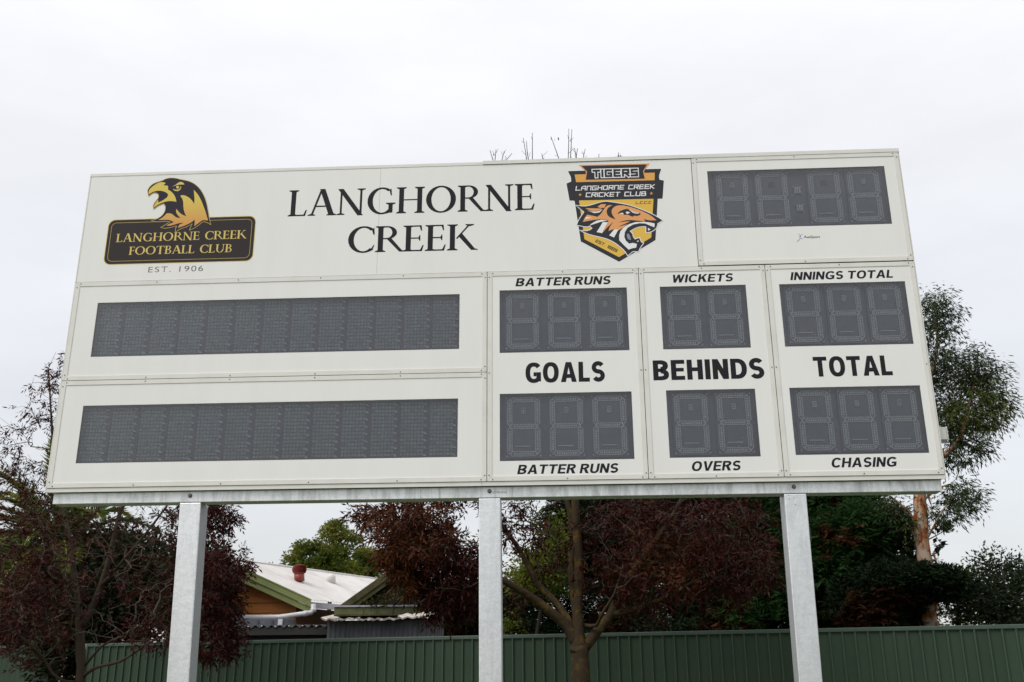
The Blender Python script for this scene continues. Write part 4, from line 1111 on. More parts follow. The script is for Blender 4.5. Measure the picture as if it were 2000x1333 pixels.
M['cooler'] = mat('grey cooler plastic', (0.085, 0.095, 0.11), 0.5, var=(0.065, 0.07, 0.085), scale=4)
M['sticker'] = mat('white sticker', (0.6, 0.62, 0.66), 0.4)
M['shed_dark'] = mat('dark shed cladding', (0.018, 0.018, 0.018), 0.8, var=(0.028, 0.026, 0.024), scale=6)
M['shed_grey'] = mat('weathered grey iron', (0.060, 0.064, 0.070), 0.6, var=(0.042, 0.045, 0.05), scale=3, detail=8, stretch=(1, 1, .25))
M['ragged'] = mat('peeling white roof iron', (0.62, 0.57, 0.52), 0.6, var=(0.30, 0.24, 0.19), scale=7, detail=7)
M['terracotta'] = mat('terracotta wall paint', (0.30, 0.085, 0.035), 0.7, var=(0.24, 0.07, 0.03), scale=3)
M['rooftile'] = mat('old brown roof tiles', (0.11, 0.075, 0.05), 0.8, var=(0.07, 0.05, 0.04), scale=10)
M['olive_mid'] = mat('dull olive beam paint', (0.12, 0.13, 0.045), 0.6, var=(0.075, 0.08, 0.03), scale=6, detail=7)
M['soffit'] = mat('dark eave lining', (0.05, 0.045, 0.03), 0.8)
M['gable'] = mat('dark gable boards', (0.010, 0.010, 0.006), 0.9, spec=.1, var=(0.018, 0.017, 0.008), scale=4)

A_ = at(601, 1170, 17); B_ = at(428, 1084, 17); C_ = at(664, 1175, 17.75); D_ = at(742, 1138, 21.3)
ridge = (D_ - B_); ridge.z = 0; rdir = ridge.normalized()
B_.z = D_.z = (B_.z + D_.z) / 2
A_.z = C_.z = (A_.z + C_.z) / 2
slope = (A_ - B_)
house = empty('house', (B_.x, B_.y, 0), 'orange timber house with pale corrugated roof and olive green barge boards', 'house')
HL = Vector(house.location)


def loc(v): return v - HL


def quad_slab(p0, p1, p2, p3, th, name, material, parent, origin=Vector((0, 0, 0))):
    nrm = (p1 - p0).cross(p3 - p0).normalized()
    if nrm.z < 0: nrm = -nrm
    lo = [q - origin - nrm * th for q in (p0, p1, p2, p3)]; hi = [q - origin for q in (p0, p1, p2, p3)]
    mb = MB(); mb.hexa(lo + hi)
    return mb.build(name, material, parent)


# roof slope towards the viewer: separate corrugated sheets, running ridge to eave
rl = 6.0
mb_n = 0
sheetw = .76
nsheets = int(rl / sheetw)
ns = slope.cross(rdir).normalized()
if ns.z < 0: ns = -ns
for k in range(nsheets):
    mb = MB(); nc = 10
    prev = None
    vv, ff = [], []
    for i in range(nc * 4 + 1):
        s_ = k * sheetw + sheetw * i / (nc * 4)
        off = ns * (.009 * math.cos(2 * math.pi * i / 4) + .0015 * (k % 2))
        for tt in (0.0, 0.5, 1.03):
            vv.append(loc(B_ + rdir * (s_ - .05) + slope * tt + off))
    for i in range(nc * 4):
        for t2 in (0, 1):
            a = i * 3 + t2
            ff.append((a, a + 3, a + 4, a + 1))
    mb.add(vv, ff, 0, True)
    mb.build('roof_sheet', M['roof'], house, fix=False)
# hidden far slope
slope2 = Vector((-slope.x, slope.y, slope.z)) * .35
quad_slab(B_, B_ + rdir * rl, B_ + rdir * rl + slope2, B_ + slope2, .03, 'rear_roof', M['roof'], house, HL)
mb = MB(); r0, r1 = loc(B_) + Vector((0, 0, .02)), loc(B_ + rdir * rl) + Vector((0, 0, .02)); mb.tube([r0 - Vector((0, 0, .01)), r1 - Vector((0, 0, .01))], .022, 8); mb.build('ridge_cap', M['roof'], house)
# barge boards along the gable (two steps)
for dz, th, out in ((.02, .13, .035), (-.115, .10, .012)):
    e0, e1 = B_ + Vector((0, -out, dz)), A_ + Vector((0, -out, dz)) + slope * .04
    mb = MB()
    y = Vector((0, .03, 0)); zz = Vector((0, 0, th))
    mb.hexa([loc(q) for q in (e0 - zz, e1 - zz, e1 - zz + y, e0 - zz + y, e0, e1, e1 + y, e0 + y)])
    mb.build('barge_board', M['olive'], house)
# orange boards in the gable wall: each plank its own piece
wall_y = A_.y + .22
x_r = at(578, 1200, wall_y).x
x_l = B_.x - .6
pl = .165
zb = 1.0
rr = random.Random(5)
top_at = lambda x: A_.z - .10 + (A_.x - x) * (B_.z - A_.z) / (A_.x - B_.x)
z = zb
while z < B_.z - .05:
    # clip plank against the roof line
    xr = x_r
    zt = z + pl - .008
    if top_at(x_r) < zt:
        xr = A_.x - (zt - (A_.z - .10)) * (A_.x - B_.x) / (B_.z - A_.z)
    if xr > x_l + .2:
        mb = MB(); yy = rr.uniform(0, .004)
        a, b = x_l - HL.x, min(xr, x_r) - HL.x
        y0 = wall_y - HL.y
        mb.hexa([(a, y0 - .018 + yy, z), (b, y0 - .018 + yy, z), (b, y0 + .02, z), (a, y0 + .02, z), (a, y0 - .004 + yy, zt), (b, y0 - .004 + yy, zt), (b, y0 + .02, zt), (a, y0 + .02, zt)])
        mb.build('weatherboard', M['plank'], house)
    z += pl
mb = MB(); mb.prism([(x_l - HL.x, 0), (x_r - HL.x, 0), (x_r - HL.x, top_at(x_r) + .07), (B_.x - HL.x, B_.z - .05), (x_l - HL.x, B_.z - .22)], wall_y - HL.y + .022, wall_y - HL.y + .1)
mb.build('wall_frame', M['plank'], house)
mb = MB(); xr2 = at(668, 1200, 18.4).x
mb.hexa([loc(Vector(q)) for q in ((x_r, wall_y + .03, 0), (xr2, 18.6, 0), (xr2, 18.7, 0), (x_r, wall_y + .12, 0), (x_r, wall_y + .03, A_.z - .12), (xr2, 18.6, A_.z - .12), (xr2, 18.7, A_.z - .12), (x_r, wall_y + .12, A_.z - .12))])
mb.build('side_wall', M['shaded_wall'], house)
# eave gutter
g0, g1 = A_ + Vector((-.03, -.03, -.05)), C_ + Vector((.02, 0, -.05))
mb = MB(); y = Vector((.09, -.04, 0)).normalized() * .1; zz = Vector((0, 0, .095))
yv = Vector((0, .1, 0))
mb.hexa([loc(q) for q in (g0 - zz, g1 - zz, g1 - zz + yv, g0 - zz + yv, g0, g1, g1 + yv, g0 + yv)]); mb.build('gutter', M['gutter'], house)
# second gable: sloping barge, roof slab behind it, dark boards below, level beam
E_ = at(660, 1190, 17.3); F_ = at(775, 1108, 17.3)
G_ = Vector((F_.x + (F_.x - E_.x) * 1.0, F_.y, E_.z))
back = Vector((.25, 3.2, 0))
for (q0, q1) in ((E_, F_), (F_, G_)):
    quad_slab(q0, q1, q1 + back, q0 + back, .03, 'gable_roof', M['roof'], house, HL)
    for dz, th, out in ((.03, .13, .05), (-.10, .09, .028)):
        e0, e1 = q0 + Vector((0, -out, dz)), q1 + Vector((0, -out, dz)); zz = Vector((0, 0, th)); y = Vector((0, .026, 0))
        mb = MB(); mb.hexa([loc(q) for q in (e0 - zz, e1 - zz, e1 - zz + y, e0 - zz + y, e0, e1, e1 + y, e0 + y)])
        mb.build('barge_board', M['olive_old'], house)['label'] = 'faded olive barge board of the overgrown gable'
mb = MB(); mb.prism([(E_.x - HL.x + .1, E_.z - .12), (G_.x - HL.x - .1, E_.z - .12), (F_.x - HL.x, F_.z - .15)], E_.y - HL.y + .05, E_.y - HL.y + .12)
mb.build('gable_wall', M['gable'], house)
bl, br_ = at(655, 1186, 17.1), at(824, 1184, 17.1)
mb = MB(); mb.box(bl.x - HL.x, br_.x - HL.x, 17.02 - HL.y, 17.12 - HL.y, bl.z - .125, bl.z - .01); mb.build('verandah_beam', M['olive_mid'], house)
mb = MB(); mb.box(bl.x - HL.x, br_.x - HL.x, 17.0 - HL.y, 17.1 - HL.y, bl.z - .008, bl.z + .018); mb.build('verandah_gutter', M['gutter'], house)
mb = MB(); mb.box(bl.x - HL.x + .3, br_.x - HL.x + 1.2, 18.7 - HL.y, 18.8 - HL.y, 0, bl.z + .1); mb.build('verandah_wall', M['shed_dark'], house)
# downpipe: drops from the gutter then runs left along the wall
dp = [at(612, 1180, 16.9), at(612, 1193, 16.9), at(608, 1197, 16.88), at(596, 1199, 16.85), at(545, 1206, 16.8), at(478, 1206.5, 16.8), at(440, 1213, 16.8), at(436, 1240, 16.8)]
mb = MB(); mb.tube([loc(q) for q in dp], .042, 10); mb.build('downpipe', M['pvc'], house)
for k in (1, 3):
    mb = MB(); mb.tube([loc(dp[k] + (dp[k - 1] - dp[k]).normalized() * .04), loc(dp[k] - (dp[k - 1] - dp[k]).normalized() * .03)], .049, 10); mb.build('pipe_collar', M['pvc'], house)

# roof ventilator (whirlybird)
w0 = at(584, 1125, 17.9)
tt = (w0 - B_).dot(rdir)
wv = empty('roof_ventilator', w0, 'red spinning roof ventilator standing on the pale corrugated roof', 'ventilator', rz=.2)
wv.scale = (.72, .72, .68)
mb = MB(); mb.tube([(0.02, 0, -.14), (0, 0, .06)], [.125, .125], 18, smooth=True); mb.build('throat', M['redvent'], wv)
mb = MB()
mb.tube([(0, 0, .055), (0, 0, .075)], [.135, .14], 18); mb.tube([(0, 0, .05), (0, 0, .26)], [.10, .10], 14); mb.tube([(0, 0, .255), (0, 0, .275), (0, 0, .288)], [.14, .10, .01], 18); mb.build('cap', M['redvent'], wv)
mbv = MB()
for j in range(7):
    pass
vane = []
for s_ in range(7):
    f_ = s_ / 6
    r_ = .105 + .075 * math.sin(math.pi * (f_ * .8 + .16)) ** .8
    a_ = .5 * f_
    vane.append((r_, a_, .07 + .2 * f_))
vv = []
for r_, a_, z_ in vane:
    vv += [(r_ * math.cos(a_), r_ * math.sin(a_), z_), ((r_ - .05) * math.cos(a_ + .30), (r_ - .05) * math.sin(a_ + .30), z_)]
mbv.add(vv, [(2 * i, 2 * i + 1, 2 * i + 3, 2 * i + 2) for i in range(6)], 0, True)
vme = mbv.mesh('vane', M['redvent'])
for k in range(22):
    o = link('vane', vme, wv); o.rotation_euler.z = 2 * math.pi * k / 22
# small pale skylight dome further along the ridge
s0 = at(647, 1131, 19.0)
mb = MB(); mb.tube([(0, 0, -.1), (0, 0, .02), (0, 0, .06), (0, 0, .09), (0, 0, .10)], [.085, .085, .075, .04, .01], 16)
sd = mb.build('roof_skylight', M['roof']); sd.location = s0
tag(sd, 'small pale domed skylight on the far end of the corrugated roof', 'skylight')

# evaporative cooler box in front of the orange wall
c0, c1 = at(424, 1222, 16.2), at(562, 1222, 16.2)
zt0 = at(500, 1206, 16.2).z
co_ = empty('cooler_box', ((c0.x + c1.x) / 2, 16.2, c0.z - .05), 'dark grey plastic cooler box with white sticker below the downpipe', 'cooler')
hw = (c1.x - c0.x) / 2; hh = zt0 - c0.z + .05
mb = MB(); mb.hexa([(-hw, 0, -.15), (hw, 0, -.15), (hw, .8, -.15), (-hw, .8, -.15), (-hw + .04, .03, hh), (hw - .07, .03, hh), (hw - .07, .75, hh), (-hw + .04, .75, hh)])
mb.build('casing', M['cooler'], co_, bevel=.02)
for k in range(4):
    mb = MB(); xx = -hw + .16 + k * (2 * hw - .3) / 3.6
    mb.box(xx, xx + .035, .004, .03, -.1, hh - .04); mb.build('casing_rib', M['cooler'], co_)
mb = MB(); mb.box(hw - .16, hw - .09, -.004, .012, hh - .13, hh - .03); mb.build('sticker', M['sticker'], co_)

# low dark shed with corrugated black roof edge in front
d0, d1 = at(395, 1230, 15.6), at(640, 1226, 15.6)
sh = empty('dark_shed', (d0.x, 15.6, 0), 'low black shed with scalloped corrugated roof edge behind the fence', 'shed')
Wd = d1.x - d0.x; zt = (d0.z + d1.z) / 2 + .03
mb = MB(); mb.box(.05, Wd, .05, 1.5, 0, zt - .012); mb.build('wall', M['shed_dark'], sh)
mb = MB(); mb.box(-.02, Wd, -.05, -.02, zt - .13, zt - .018); mb.build('fascia', M['shed_dark'], sh)
vv, ff = [], []
nn = int(Wd / .12) * 6
for i in range(nn + 1):
    x = -.03 + (Wd + .05) * i / nn
    zz = .020 * math.cos(2 * math.pi * i / 6)
    vv += [(x, -.06, zt + zz - .012), (x, -.06, zt + zz), (x, 1.6, zt + .06 + zz)]
for i in range(nn):
    a = i * 3
    ff += [(a, a + 3, a + 4, a + 1), (a + 1, a + 4, a + 5, a + 2)]
mb = MB(); mb.add(vv, ff); mb.build('corrugated_roof', M['shed_dark'], sh, fix=False)
mb = MB(); mb.tube([(0, 0, 0), (0, -.004, .001), (0, -.008, .002)], [.011, .009, .003], 7)
nail = mb.mesh('roof_screw', M['conn'])
for k in range(int(Wd / .21)):
    o = link('roof_screw', nail, sh, (.10 + k * .21, -.066, zt - .002 + .004 * math.sin(k * 2.1)))

# grey iron lean-to with ragged roof edge
e0, e1 = at(640, 1211, 15.3), at(868, 1208, 15.3)
ls = empty('iron_lean_to', (e0.x, 15.3, 0), 'grey iron lean-to with ragged peeling white roof edge', 'shed')
We = e1.x - e0.x; zt = (e0.z + e1.z) / 2
rr = random.Random(9)
k = 0; x = 0.0
while x < We - .05:
    w_ = .27; x2 = min(x + w_ + .014, We)
    vv, ff = [], []
    n_ = 12
    for i in range(n_ + 1):
        xx = x + (x2 - x - .004) * i / n_
        yy = .012 * math.cos(2 * math.pi * i / 3) * (.5) + .014 * (k % 2)
        vv += [(xx, yy, 0), (xx, yy, zt - .015)]
    for i in range(n_): ff.append((2 * i, 2 * i + 2, 2 * i + 3, 2 * i + 1))
    mb = MB(); mb.add(vv, ff); mb.build('iron_sheet', M['shed_grey'], ls, fix=False)
    x += w_; k += 1
k = 0; x = -.07
Wr = at(834, 1206, 15.3).x - e0.x
while x < Wr:
    w_ = rr.uniform(.2, .34); n_ = 8
    vv, ff = [], []
    zo = rr.uniform(-.022, .016); tilt = rr.uniform(-.03, .03)
    for i in range(n_ + 1):
        f_ = i / n_; xx = x + w_ * f_
        z_ = zt + .01 + zo + tilt * (f_ - .5) + .012 * math.cos(2 * math.pi * i / 4) + .02 * xx / Wr
        yo = -.10 - rr.uniform(0, .05)
        vv += [(xx, yo, z_ - .018 - rr.uniform(0, .010)), (xx, yo - .004, z_), (xx, .8, z_ + .10)]
    for i in range(n_):
        a = i * 3; ff += [(a, a + 3, a + 4, a + 1), (a + 1, a + 4, a + 5, a + 2)]
    mb = MB(); mb.add(vv, ff); mb.build('roof_iron', M['ragged'], ls, fix=False)
    x += w_ * .93; k += 1
mb = MB(); mb.hexa([(.1, -.06, zt + .045), (1.05, -.06, zt + .05), (1.05, .5, zt + .06), (.1, .5, zt + .055), (.1, -.06, zt + .07), (1.05, -.06, zt + .065), (1.05, .5, zt + .08), (.1, .5, zt + .08)])
mb.build('loose_board', M['olive_old'], ls)

# small terracotta building glimpsed between the branches
t0, t1 = at(1020, 1243, 17), at(1066, 1219, 17)
tb = empty('terracotta_building', (t0.x, 17, 0), 'terracotta walled building glimpsed between the ash branches above the fence', 'building')
mb = MB(); mb.box(0, at(1052, 1230, 17).x - t0.x, 0, 3, 0, t1.z); mb.build('wall', M['terracotta'], tb)
x0 = at(1052, 1230, 17).x - t0.x
mb = MB(); mb.prism([(x0, 0), (x0 + .1, 0), (x0 + .28, t1.z), (x0, t1.z)], .02, .3); mb.build('gable_end', M['terracotta'], tb)
for k in range(4):
    za = t1.z - .03 - k * .085
    mb = MB(); mb.hexa([(x0 + .26 - k * .06, -.02 - k * .02, za - .07), (x0 + 2.2, -.02 - k * .02, za - .07), (x0 + 2.2, .2, za - .07), (x0 + .26 - k * .06, .2, za - .07),
                        (x0 + .30 - k * .06, .05 - k * .02, za), (x0 + 2.2, .05 - k * .02, za), (x0 + 2.2, .25, za), (x0 + .30 - k * .06, .25, za)])
    mb.build('tile_course', M['rooftile'], tb)
mb = MB(); mb.tube([(0, 0, 0), (0, -.05, 0)], .02, 8); o = mb.build('wall_vent', M['shed_dark'], tb); v_ = at(1049, 1232, 17); o.location = (v_.x - t0.x, -.002, v_.z)

# ================================================================== VEGETATION
M['bark_ash'] = mat('grey brown ash bark', (0.065, 0.047, 0.032), 0.9, spec=0.15, var=(0.055, 0.04, 0.03), scale=9, detail=8, bump=.7, bscale=45, stretch=(1, 1, .4))
M['bark_lichen'] = mat('ash bark with orange lichen', (0.045, 0.033, 0.021), 0.9, spec=0.1, var=(0.13, 0.075, 0.010), scale=13, detail=9, lo=.52, hi=.72, bump=.8, bscale=40)
M['bark_euc'] = mat('peeling gum bark', (0.27, 0.085, 0.022), 0.85, spec=.15, var=(0.38, 0.30, 0.23), scale=8, detail=7, lo=.44, hi=.54, bump=.8, bscale=12, stretch=(2.2, 2.2, .8), island=None)
M['twig'] = mat('dark twig bark', (0.026, 0.020, 0.016), 0.9, spec=0.15)
M['twig_pale'] = mat('pale twig bark', (0.085, 0.070, 0.054), 0.9, spec=0.15)  # paler bark tone for ash twigs and distant gums
M['leaf_red'] = leaf_mat('claret ash leaf', (0.024, 0.006, 0.005), (0.055, 0.011, 0.008), (0.075, 0.022, 0.008), 1.1, .2, .5, .54, .66, .12)
M['leaf_red2'] = leaf_mat('claret ash rusty leaf', (0.020, 0.005, 0.004), (0.048, 0.010, 0.006), (0.085, 0.026, 0.008), .9, .2, .5, .54, .68, .12)
M['leaf_euc'] = leaf_mat('gum leaf', (0.022, 0.036, 0.014), (0.050, 0.070, 0.028), (0.070, 0.088, 0.022), 1.2, .2, .5)
M['leaf_far'] = leaf_mat('distant gum leaf', (0.055, 0.085, 0.014), (0.12, 0.155, 0.025), (0.17, 0.18, 0.03), .5, .3, .5)
M['leaf_con'] = leaf_mat('cypress spray', (0.0045, 0.011, 0.004), (0.009, 0.021, 0.006), (0.040, 0.016, 0.007), .9, .15, .7, .56, .60)
M['leaf_con2'] = leaf_mat('fresh cypress spray', (0.007, 0.022, 0.006), (0.020, 0.056, 0.010), (0.055, 0.020, 0.008), 1.3, .2, .65, .60, .64)
M['leaf_dark'] = leaf_mat('dark shrub leaf', (0.008, 0.012, 0.005), (0.016, 0.022, 0.007), (0.030, 0.020, 0.008), .8, .2, .6)
M['leaf_yel'] = leaf_mat('yellow green leaf', (0.10, 0.13, 0.018), (0.17, 0.18, 0.02), (0.05, 0.085, 0.015), .9, .4, .5)
M['leaf_shrub'] = leaf_mat('glossy shrub leaf', (0.022, 0.036, 0.016), (0.048, 0.066, 0.032), (0.10, 0.11, 0.02), 1.1, .25, .35, .6, .7)
M['leaf_vine'] = leaf_mat('vine leaf', (0.035, 0.040, 0.010), (0.08, 0.075, 0.015), (0.02, 0.022, 0.008), 1.8, .3, .6)
M['frond'] = leaf_mat('palm leaflet', (0.035, 0.060, 0.012), (0.10, 0.13, 0.022), (0.19, 0.19, 0.035), .9, .3, .4, .52, .62)
M['frond_dead'] = mat('dead palm frond', (0.07, 0.045, 0.02), 0.8)
M['rachis'] = mat('yellow palm rachis', (0.22, 0.21, 0.04), 0.5)


def mesh_from_arrays(name, V, quads, material):
    me = bpy.data.meshes.new(name)
    nq = len(quads)
    me.vertices.add(len(V)); me.vertices.foreach_set('co', np.ascontiguousarray(V, dtype=np.float32).ravel())
    me.loops.add(nq * 4); me.loops.foreach_set('vertex_index', np.ascontiguousarray(quads, dtype=np.int32).ravel())
    me.polygons.add(nq)
    me.polygons.foreach_set('loop_start', np.arange(0, nq * 4, 4, dtype=np.int32))
    me.polygons.foreach_set('loop_total', np.full(nq, 4, dtype=np.int32))
    me.materials.append(material)
    me.update(calc_edges=True); me.validate()
    return me


def unit(a): return a / np.maximum(np.linalg.norm(a, axis=1, keepdims=True), 1e-9)


def blades(P, D, L_, W_, droop=0.0, rng=RNG, fold=.25):
    """pointed blades from points P along directions D; returns verts (n,4,3)"""
    n = len(P)
    D = unit(D + np.array([0, 0, -1.0]) * droop)
    r_ = rng.normal(size=(n, 3)); S = unit(np.cross(D, r_)); N_ = np.cross(S, D)
    L_ = np.broadcast_to(L_, (n,)) * rng.uniform(.7, 1.2, n); W_ = np.broadcast_to(W_, (n,)) * rng.uniform(.8, 1.2, n)
    tip = P + D * L_[:, None]; mid = P + D * (L_ * .45)[:, None]
    a = mid + S * W_[:, None] + N_ * (W_ * fold)[:, None]; b = mid - S * W_[:, None] + N_ * (W_ * fold)[:, None]
    return np.stack([P, a, tip, b], 1)


def compound(P, D, rng, n=7, L_=.065, W_=.011, rl=.15, droop=.5):
    """ash-type leaves: leaflets in pairs along a hanging stalk"""
    out = []
    D = unit(D + np.array([0, 0, -droop]) + rng.normal(scale=.25, size=P.shape))
    side = unit(np.cross(D, rng.normal(size=P.shape)))
    for k in range(n):
        t = (k // 2 + 1) / (n // 2 + 1)
        base = P + D * (rl * t) + np.array([0, 0, -.03]) * t * t
        s = (1 if k % 2 else -1)
        dd = D * .9 + side * s * (.9 if k < n - 1 else 0) + rng.normal(scale=.18, size=P.shape)
        out.append(blades(base, dd, L_, W_, .25, rng))
    return np.concatenate(out)


def sprays(P, D, rng, n=8, L_=.11, W_=.008, sl=1.0):
    """flat feathery conifer sprays"""
    out = []
    D = unit(D + rng.normal(scale=.3, size=P.shape))
    side = unit(np.cross(D, np.array([0, 0, 1.0]) + rng.normal(scale=.35, size=P.shape)))
    for k in range(n):
        t = k / n
        s = (1 if k % 2 else -1)
        base = P + D * (.16 * sl * t)
        dd = D * .8 + side * s * .75 + rng.normal(scale=.12, size=P.shape) + np.array([0, 0, -.12])
        out.append(blades(base, dd, L_ * (1.1 - .5 * t), W_, .1, rng))
    return np.concatenate(out)


class Foliage:
    def __init__(self): self.q = []
    def add(self, q): self.q.append(q)
    def build(self, name, material, parent=None, origin=(0, 0, 0)):
        Q = np.concatenate(self.q); n = len(Q)
        V = Q.reshape(-1, 3) - np.array(origin)
        me = mesh_from_arrays(name, V, np.arange(n * 4).reshape(n, 4), material)
        o = link(name, me, parent)
        return o


class Tree:
    """limbs drawn by hand, then twigs grown out to many tip points"""
    def __init__(self, name, base, label, cat='tree', group=None, seed=1):
        self.root = empty(name, base, label, cat, group)
        self.o = np.array(base, float)
        self.rng = np.random.default_rng(seed)
        self.N = []; self.par = []; self.plen = []; self.fixr = []
        self.chains = []; self.limb = MB()

    def limb_path(self, pts, r0, r1, sides=12, wob=.0):
        pts = [np.array(p, float) for p in pts]
        # smooth
        out = []
        n = len(pts)
        for i in range(n - 1):
            p0, p1, p2, p3 = pts[max(i - 1, 0)], pts[i], pts[i + 1], pts[min(i + 2, n - 1)]
            m = max(2, int(np.linalg.norm(p2 - p1) / .12))
            for k in range(m):
                t = k / m
                out.append(.5 * ((2 * p1) + (-p0 + p2) * t + (2 * p0 - 5 * p1 + 4 * p2 - p3) * t * t + (-p0 + 3 * p1 - 3 * p2 + p3) * t ** 3))
        out.append(pts[-1])
        out = [p + self.rng.normal(scale=wob, size=3) if 0 < k < len(out) - 1 else p for k, p in enumerate(out)]
        m = len(out)
        rad = [r0 + (r1 - r0) * k / (m - 1) for k in range(m)]
        rad = [r * (1 + .06 * math.sin(k * 1.7)) for k, r in enumerate(rad)]
        self.limb.tube([tuple(p - self.o) for p in out], rad, sides)
        base_len = 0
        if self.N:
            A = np.array(self.N); j = int(np.argmin(((A - out[0]) ** 2).sum(1))); base_len = self.plen[j]
        prev = out[0]; L_ = base_len
        for p, r in zip(out, rad):
            L_ += np.linalg.norm(p - prev); prev = p
            self.N.append(p); self.plen.append(L_); self.fixr.append(r)
        return out

    def grow_tips(self, tips, step=.16, kpath=.35, minr=.0022, lift=.25):
        tips = np.array(tips)
        N_ = np.array(self.N); PL = np.array(self.plen); nfix = len(N_)
        cap = nfix + len(tips) * 30
        A = np.zeros((cap, 3)); A[:nfix] = N_; B = np.zeros(cap); B[:nfix] = PL
        parent = np.full(cap, -1); cnt = nfix
        d0 = ((tips[:, None, :] - N_[None, ::3, :]) ** 2).sum(2).min(1)
        order = np.argsort(d0 + self.rng.uniform(0, .15, len(d0)))
        chains = []
        for ti in order:
            t = tips[ti]
            dd = np.sqrt(((A[:cnt] - t) ** 2).sum(1))
            # grow upwards/outwards: penalise starting from above
            pen = np.maximum(0, A[:cnt, 2] - t[2]) * .5
            cost = dd + kpath * B[:cnt] * .3 + pen
            cost[dd < .05] += 5
            j = int(np.argmin(cost)); L_ = dd[j]
            if L_ > 3.2: continue
            m = max(2, min(28, int(L_ / step)))
            v = t - A[j]
            bend = np.array([0, 0, 1.0]) * L_ * self.rng.uniform(-lift, lift) * .5 + self.rng.normal(scale=.08, size=3) * L_
            idx = [j]
            for k in range(1, m + 1):
                f = k / m
                p = A[j] + v * f + bend * math.sin(math.pi * f) + (self.rng.normal(scale=.012, size=3) if k < m else 0)
                A[cnt] = p; B[cnt] = B[j] + L_ * f; parent[cnt] = idx[-1]; idx.append(cnt); cnt += 1
            chains.append(idx)
        load = np.zeros(cnt)
        for ch in chains: load[ch[-1]] += 1
        for i in range(cnt - 1, nfix - 1, -1): load[parent[i]] += load[i]
        rad = minr * np.power(np.maximum(load, 1), .46)
        self.A, self.parent, self.cnt, self.rad = A[:cnt], parent[:cnt], cnt, rad
        self.ch = chains
        return chains

    def twigs(self, material, name='twigs'):
        mb = MB()
        for ch in self.ch:
            pts = [tuple(self.A[i] - self.o) for i in ch]
            r = [min(self.rad[i], self.rad[ch[1]]) for i in ch]
            r = [max(x * (1 - .35 * k / len(r)), .0016) for k, x in enumerate(r)]
            mb.tube(pts, r, 3 if r[0] < .008 else 5, cap=False)
        me = mb.mesh(name, material); o = link(name, me, self.root); o['kind'] = 'stuff'
        return o

    def leaf_points(self, frac=.75, per=3.0, keep=None):
        """points along the outer part of each twig"""
        P, D = [], []
        for ch in self.ch:
            n = len(ch); k0 = int(n * (1 - frac))
            for k in range(max(1, k0), n):
                a, b = self.A[ch[k - 1]], self.A[ch[k]]
                m = self.rng.poisson(per)
                for _ in range(m):
                    f = self.rng.uniform()
                    P.append(a + (b - a) * f); D.append(b - a)
        P = np.array(P); D = unit(np.array(D)) + self.rng.normal(scale=.7, size=(len(P), 3))
        if keep is not None:
            k = keep(P); P, D = P[k], D[k]
        return P, unit(D)

    def clump_points(self, n, r, flat=.5):
        """leafy pads around the end of every twig"""
        T_ = np.array([self.A[ch[-1]] for ch in self.ch]); K = np.array([self.A[ch[-1]] - self.A[ch[0]] for ch in self.ch])
        c0 = self.A[0]
        P = np.repeat(T_, n, 0); K = np.repeat(unit(K), n, 0)
        off = np.clip(self.rng.normal(size=P.shape), -1.5, 1.5) * r * np.array([1, 1, flat])
        D = unit(off) * .8 + K * .7 + self.rng.normal(scale=.35, size=P.shape)
        return P + off, unit(D)

    def finish(self, bark, name='trunk'):
        return self.limb.build(name, bark, self.root, fix=False)


def cloud(rng, specs):
    """tips in ellipsoids given as (px, py, Y, rx_px, ry_px, depth_m, count)"""
    out = []
    for px, py, Y, rx, ry, rd, n in specs:
        c_ = np.array(at(px, py, Y))
        sc_ = Y / 1946.0 * 1.03
        v = rng.normal(size=(n, 3)); v /= np.linalg.norm(v, axis=1, keepdims=True)
        v *= rng.uniform(0, 1, (n, 1)) ** (1 / 2.4)
        out.append(c_ + v * np.array([rx * sc_, rd, ry * sc_]))
    return np.concatenate(out)


def A3(px, py, Y): return tuple(at(px, py, Y))


# ---- middle claret ash
base = at(1133, 1340, 11); base = (base.x - .01, 11.0, 0.0)
t = Tree('claret_ash', base, 'dark red leaved ash tree with lichen covered forked trunk behind the middle of the scoreboard', seed=4)
Y = 11
t.limb_path([base, A3(1134, 1333, Y), A3(1133, 1290, Y), A3(1131, 1262, Y)], .112, .092, 16)
t.limb_path([A3(1131, 1275, Y), A3(1130, 1250, Y), A3(1130, 1225, Y), A3(1129, 1195, Y)], .0935, .045, 16)
t.limb_path([A3(1131, 1262, Y), A3(1128, 1200, Y), A3(1131, 1150, Y), A3(1128, 1060, Y), A3(1122, 960, Y), A3(1112, 800, Y), A3(1105, 620, Y), A3(1100, 470, Y)], .056, .010, 12)
t.limb_path([A3(1131, 1240, Y), A3(1122, 1180, Y + .1), A3(1116, 1120, Y + .2), A3(1113, 1000, Y + .3), A3(1060, 850, Y + .3), A3(1030, 650, Y + .3)], .042, .010, 10)
t.limb_path([A3(1128, 1262, Y), A3(1108, 1225, Y), A3(1080, 1200, Y - .05), A3(1045, 1172, Y - .1), A3(1010, 1150, Y - .2), A3(950, 1115, Y - .3), A3(880, 1080, Y - .3), A3(800, 1050, Y - .3)], .062, .012, 10)
t.limb_path([A3(1120, 1228, Y), A3(1096, 1190, Y + .1), A3(1075, 1165, Y + .2), A3(1050, 1140, Y + .3), A3(1005, 1060, Y + .5), A3(930, 960, Y + .6), A3(860, 850, Y + .6)], .042, .012, 8)
t.limb_path([A3(1140, 1268, Y), A3(1165, 1235, Y), A3(1190, 1205, Y), A3(1212, 1165, Y), A3(1235, 1120, Y), A3(1290, 1045, Y), A3(1340, 960, Y), A3(1390, 850, Y)], .056, .012, 10)
